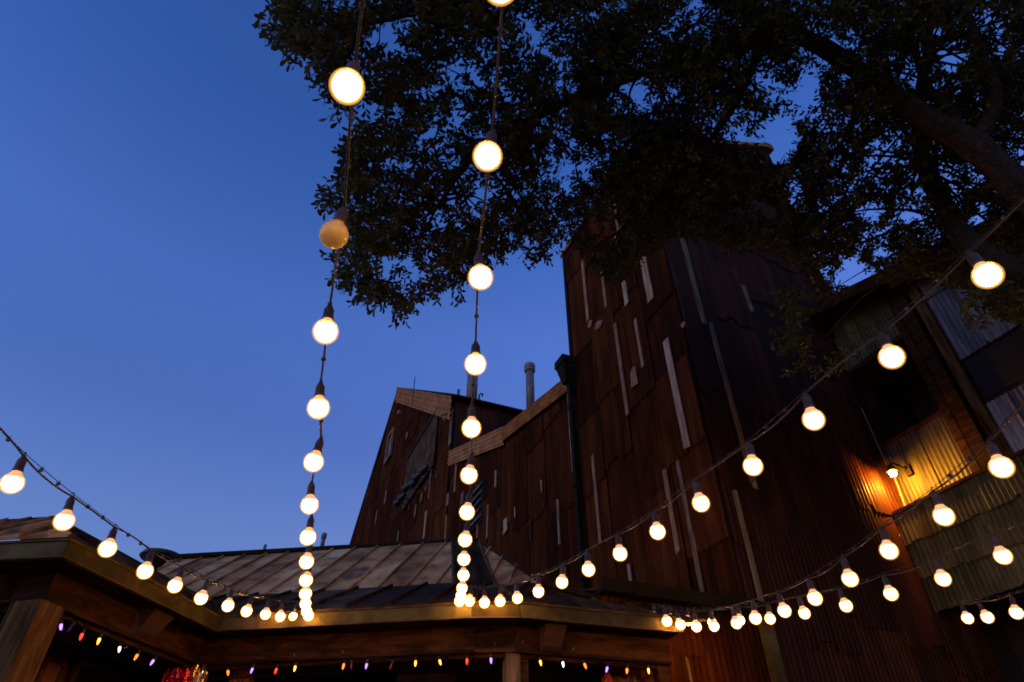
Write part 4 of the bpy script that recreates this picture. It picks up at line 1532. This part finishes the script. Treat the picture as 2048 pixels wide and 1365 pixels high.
CROWN = [(545, -10), (548, 85), (610, 105), (645, 150), (670, 215), (735, 235), (690, 295), (690, 350), (640, 395), (670, 430), (705, 450), (665, 520), (690, 575), (755, 605), (800, 635), (850, 590),
         (925, 585), (985, 495), (1035, 505), (1075, 522), (1130, 470), (1185, 530), (1230, 570), (1300, 500), (1390, 480), (1480, 500), (1560, 500), (1615, 560), (1660, 600), (1690, 585), (1730, 540), (1760, 560),
         (1850, 560), (1930, 580), (2010, 640), (2300, 660), (2300, -330), (900, -330), (545, -200)]
EXTRA = [(1560, 560), (1620, 590), (1600, 640), (1640, 735), (1600, 740), (1560, 700), (1545, 660)]   # low spray in front of the tower
HOLES = [(1556, 278, 42, 50), (1612, 175, 24, 40), (1712, 545, 24, 34), (1905, 115, 28, 26), (1632, 50, 10, 14), (1650, 95, 24, 10), (1825, 430, 26, 14), (775, 60, 18, 22), (850, 185, 36, 10), (1960, 430, 16, 14),
         (1740, 425, 26, 14), (1590, 380, 10, 22), (1770, 510, 10, 12), (1870, 60, 14, 10), (2000, 100, 12, 16), (1395, 60, 10, 8), (1010, 90, 8, 8), (1955, 265, 8, 6)]


def inside(x, y, poly):
    c = False
    j = len(poly) - 1
    for i in range(len(poly)):
        xi, yi = poly[i]; xj, yj = poly[j]
        if (yi > y) != (yj > y) and x < (xj - xi) * (y - yi) / (yj - yi) + xi:
            c = not c
        j = i
    return c


def crown_depth(x, y):
    """mean distance of the leaf mass; nearer at the tips on the left and overhead"""
    f = min(1.0, max(0.0, (x - 540) / 700))
    g_ = min(1.0, max(0.0, (y + 50) / 600))
    return 3.9 + 0.9 * f + 1.3 * g_


rs = random.Random(99)
twigs = []
tries = 0
NT = 15800
while len(twigs) < NT and tries < 200000:
    tries += 1
    x, y = rs.uniform(540, 2300), rs.uniform(-330, 680)
    if not inside(x, y, CROWN): continue
    if any(((x - hx) / (rx + 4)) ** 2 + ((y - hy) / (ry + 4)) ** 2 < 1 for hx, hy, rx, ry in HOLES) : continue
    # thin out at random so that clumps and gaps form
    clump = math.sin(x * 0.021 + 1.3 * math.sin(y * 0.017)) * math.sin(y * 0.026 + 1.1 * math.sin(x * 0.013 + 2))
    if rs.random() > 0.62 + 0.55 * clump: continue
    keep = 0.50 if x < 1150 else (1.0 if x < 1600 and y > 240 else 0.82)
    if rs.random() > keep: continue
    if (x < 0 or x > 2060 or y < -10) and rs.random() < 0.5: continue
    dp_ = crown_depth(x, y) + rs.triangular(-0.3, 2.8, 0.8)
    twigs.append((at_d(x, y, dp_), dp_, x, y))
for k in range(50):
    while True:
        x, y = rs.uniform(1540, 1690), rs.uniform(550, 750)
        if inside(x, y, EXTRA) or inside(x, y, [(1700, 690), (1560, 750), (1570, 765), (1720, 720)]): break
    twigs.append((at_d(x, y, 5.6 + rs.uniform(0, 0.6)), 5.8, x, y))
for k in range(60):
    x, y = rs.uniform(1930, 2060), rs.uniform(560, 650)
    twigs.append((at_d(x, y, 5.0 + rs.uniform(0, 0.5)), 5.2, x, y))

sprays = []
for i in range(len(CROWN) - 8):
    (x0, y0), (x1, y1) = CROWN[i], CROWN[i + 1]
    if max(x0, x1) > 1200: continue
    for k in range(max(2, int(math.hypot(x1 - x0, y1 - y0) / 14))):
        f = rs.random()
        x, y = x0 + (x1 - x0) * f, y0 + (y1 - y0) * f
        nx, ny = -(y1 - y0), (x1 - x0)
        ln = math.hypot(nx, ny) + 1e-6
        sgn = -1 if inside(x + nx / ln * 8, y + ny / ln * 8, CROWN) else 1
        dv = RT * (sgn * nx / ln) - UP * (sgn * ny / ln) + np.array([rs.gauss(0, 0.45), rs.gauss(0, 0.5), rs.gauss(-0.15, 0.4)])
        dp_ = crown_depth(x, y) + rs.uniform(0, 1.2)
        sprays.append((at_d(x, y, dp_), dv / np.linalg.norm(dv), rs.uniform(0.16, 0.34)))
nT = len(twigs) + len(sprays)
twigs += [(p_, 0, 0, 0) for p_, d_, l_ in sprays]
TP = np.array([t_[0] for t_ in twigs])


def unit(v):
    return v / (np.linalg.norm(v, axis=-1, keepdims=True) + 1e-9)


TD = unit(rng.normal(0, 1, (nT, 3)) * np.array([0.6, 0.6, 0.5]) + np.array([-0.35, 0, -0.25]))
TLn = rng.uniform(0.10, 0.24, nT)[:, None]
if sprays:
    TD[-len(sprays):] = [d_ for p_, d_, l_ in sprays]
    TLn[-len(sprays):, 0] = [l_ for p_, d_, l_ in sprays]
TS = unit(np.cross(TD, rng.normal(0, 1, (nT, 3))))
TQ = np.cross(TD, TS)
TA = TP - TD * TLn * 0.6
TC = TP + TD * TLn * 0.4
TM = (TA + TC) / 2 + TS * rng.uniform(-0.03, 0.03, (nT, 1))
tw = MB()
w_ = 0.0022
for a, c_, s_, s2 in zip(TA, TC, TS * w_, TQ * w_):
    tw.poly([a - s_, a + s_, c_]); tw.poly([a - s2, a + s2, c_])
NL = 10
fi = ((np.arange(NL) + 0.6) / NL)[None, :, None]
q = TA[:, None] * (1 - fi) ** 2 + TM[:, None] * 2 * fi * (1 - fi) + TC[:, None] * fi ** 2
an = np.arange(NL)[None, :] * 2.4 + rng.uniform(-0.4, 0.4, (nT, NL))
oo = TS[:, None] * np.cos(an)[..., None] + TQ[:, None] * np.sin(an)[..., None]
ld = unit(TD[:, None] * rng.uniform(0.35, 0.9, (nT, NL, 1)) + oo * rng.uniform(0.5, 0.9, (nT, NL, 1)) + np.array([0, 0, -0.15]))
nn = unit(np.cross(ld, rng.normal(0, 1, (nT, NL, 3)) * np.array([1, 1, 0.6])))
leaf_b, leaf_d, leaf_n = q.reshape(-1, 3), ld.reshape(-1, 3), nn.reshape(-1, 3)
leaf_l = rng.uniform(0.045, 0.078, nT * NL) * np.where(np.repeat(TP[:, 0], NL) < 0.3, 1.15, 1.0)
LB, LD, LN, LL = np.array(leaf_b), np.array(leaf_d), np.array(leaf_n), np.array(leaf_l)
LW_ = LL * rng.uniform(0.17, 0.24, len(LL))
SHP = [(0.0, 0.10, 0), (0.30, 0.75, 0.3), (0.62, 1.0, 0.5), (0.88, 0.62, 0.3), (1.0, 0.0, 0.0)]
LF = np.cross(LN, LD)
# half outlines of an oak leaf: base, right side, tip, left side
prf = [(0.0, 0.06), (0.32, 0.70), (0.65, 1.0), (0.90, 0.62), (1.0, 0.0), (0.90, -0.62), (0.65, -1.0), (0.32, -0.70)]


def leaf_verts(B, D, N, F, Ln, Wd):
    out = np.zeros((len(B), 8, 3))
    for k, (f, w) in enumerate(prf):
        bend = -0.10 * (f ** 2)
        out[:, k] = B + D * (Ln * f)[:, None] + N * (Wd * w)[:, None] + F * (Ln * bend + Wd * 0.35 * abs(w))[:, None]
    return out


# the leaves that show largest become parts of their own
dep = (LB - CAMP) @ FW
px = 1024 + FPX * (LB - CAMP)[:, 0] / dep
py = 682.5 - FPX * ((LB - CAMP) @ UP) / dep
vis = (px > 0) & (px < 2048) & (py > 0) & (py < 1365)
size = np.where(vis, LL / dep, 0)
big = np.argsort(-size)[:300]
rest = np.setdiff1d(np.arange(len(LL)), big)
V = leaf_verts(LB[rest], LD[rest], LN[rest], LF[rest], LL[rest], LW_[rest]) - np.array(WLOC[tree.name])
n = len(rest)
me = bpy.data.meshes.new('foliage')
me.vertices.add(n * 8)
me.vertices.foreach_set('co', V.reshape(-1).astype(np.float32))
me.loops.add(n * 8)
me.loops.foreach_set('vertex_index', np.arange(n * 8, dtype=np.int32))
me.polygons.add(n)
me.polygons.foreach_set('loop_start', np.arange(0, n * 8, 8, dtype=np.int32))
me.polygons.foreach_set('loop_total', np.full(n, 8, dtype=np.int32))
me.materials.append(M['leaf'])
me.update(calc_edges=True)
me.validate()
fo = bpy.data.objects.new('foliage', me)
COL.objects.link(fo)
fo.parent = tree
tag(fo, kind='stuff')
one = leaf_verts(np.zeros((1, 3)), np.array([[1.0, 0, 0]]), np.array([[0, 1.0, 0]]), np.array([[0, 0, 1.0]]), np.ones(1), np.array([0.2]))[0]
LEAF = mesh('leaf', one, [tuple(range(8))], M['leaf'])
for i in big:
    s_ = LL[i]
    X, Y, Z = LD[i] * s_, LN[i] * s_, LF[i] * s_
    place('leaf', LEAF, Matrix(((X[0], Y[0], Z[0], LB[i][0]), (X[1], Y[1], Z[1], LB[i][1]), (X[2], Y[2], Z[2], LB[i][2]), (0, 0, 0, 1))), tree)
# branchlets joining clumps to the limbs
allL = np.array(L1[8:] + L2[8:] + L3 + L4 + L5 + L6 + L7)
for k in range(260):
    P, dp_, x, y = twigs[rs.randrange(len(twigs))]
    dd = np.linalg.norm(allL - P, axis=1)
    Q = allL[int(np.argmin(dd + rng.uniform(0, 0.5, len(dd))))]
    mid = (P + Q) / 2 + np.array([rs.uniform(-0.15, 0.15), rs.uniform(-0.15, 0.15), rs.uniform(-0.05, 0.2)])
    tw.tube(smooth_path([Q, mid, P], 4), [0.016, 0.014, 0.013, 0.012, 0.010, 0.008, 0.006, 0.005, 0.003], 4, False)
o = tw.build('twigs', M['bark'], tree)
tag(o, kind='stuff')
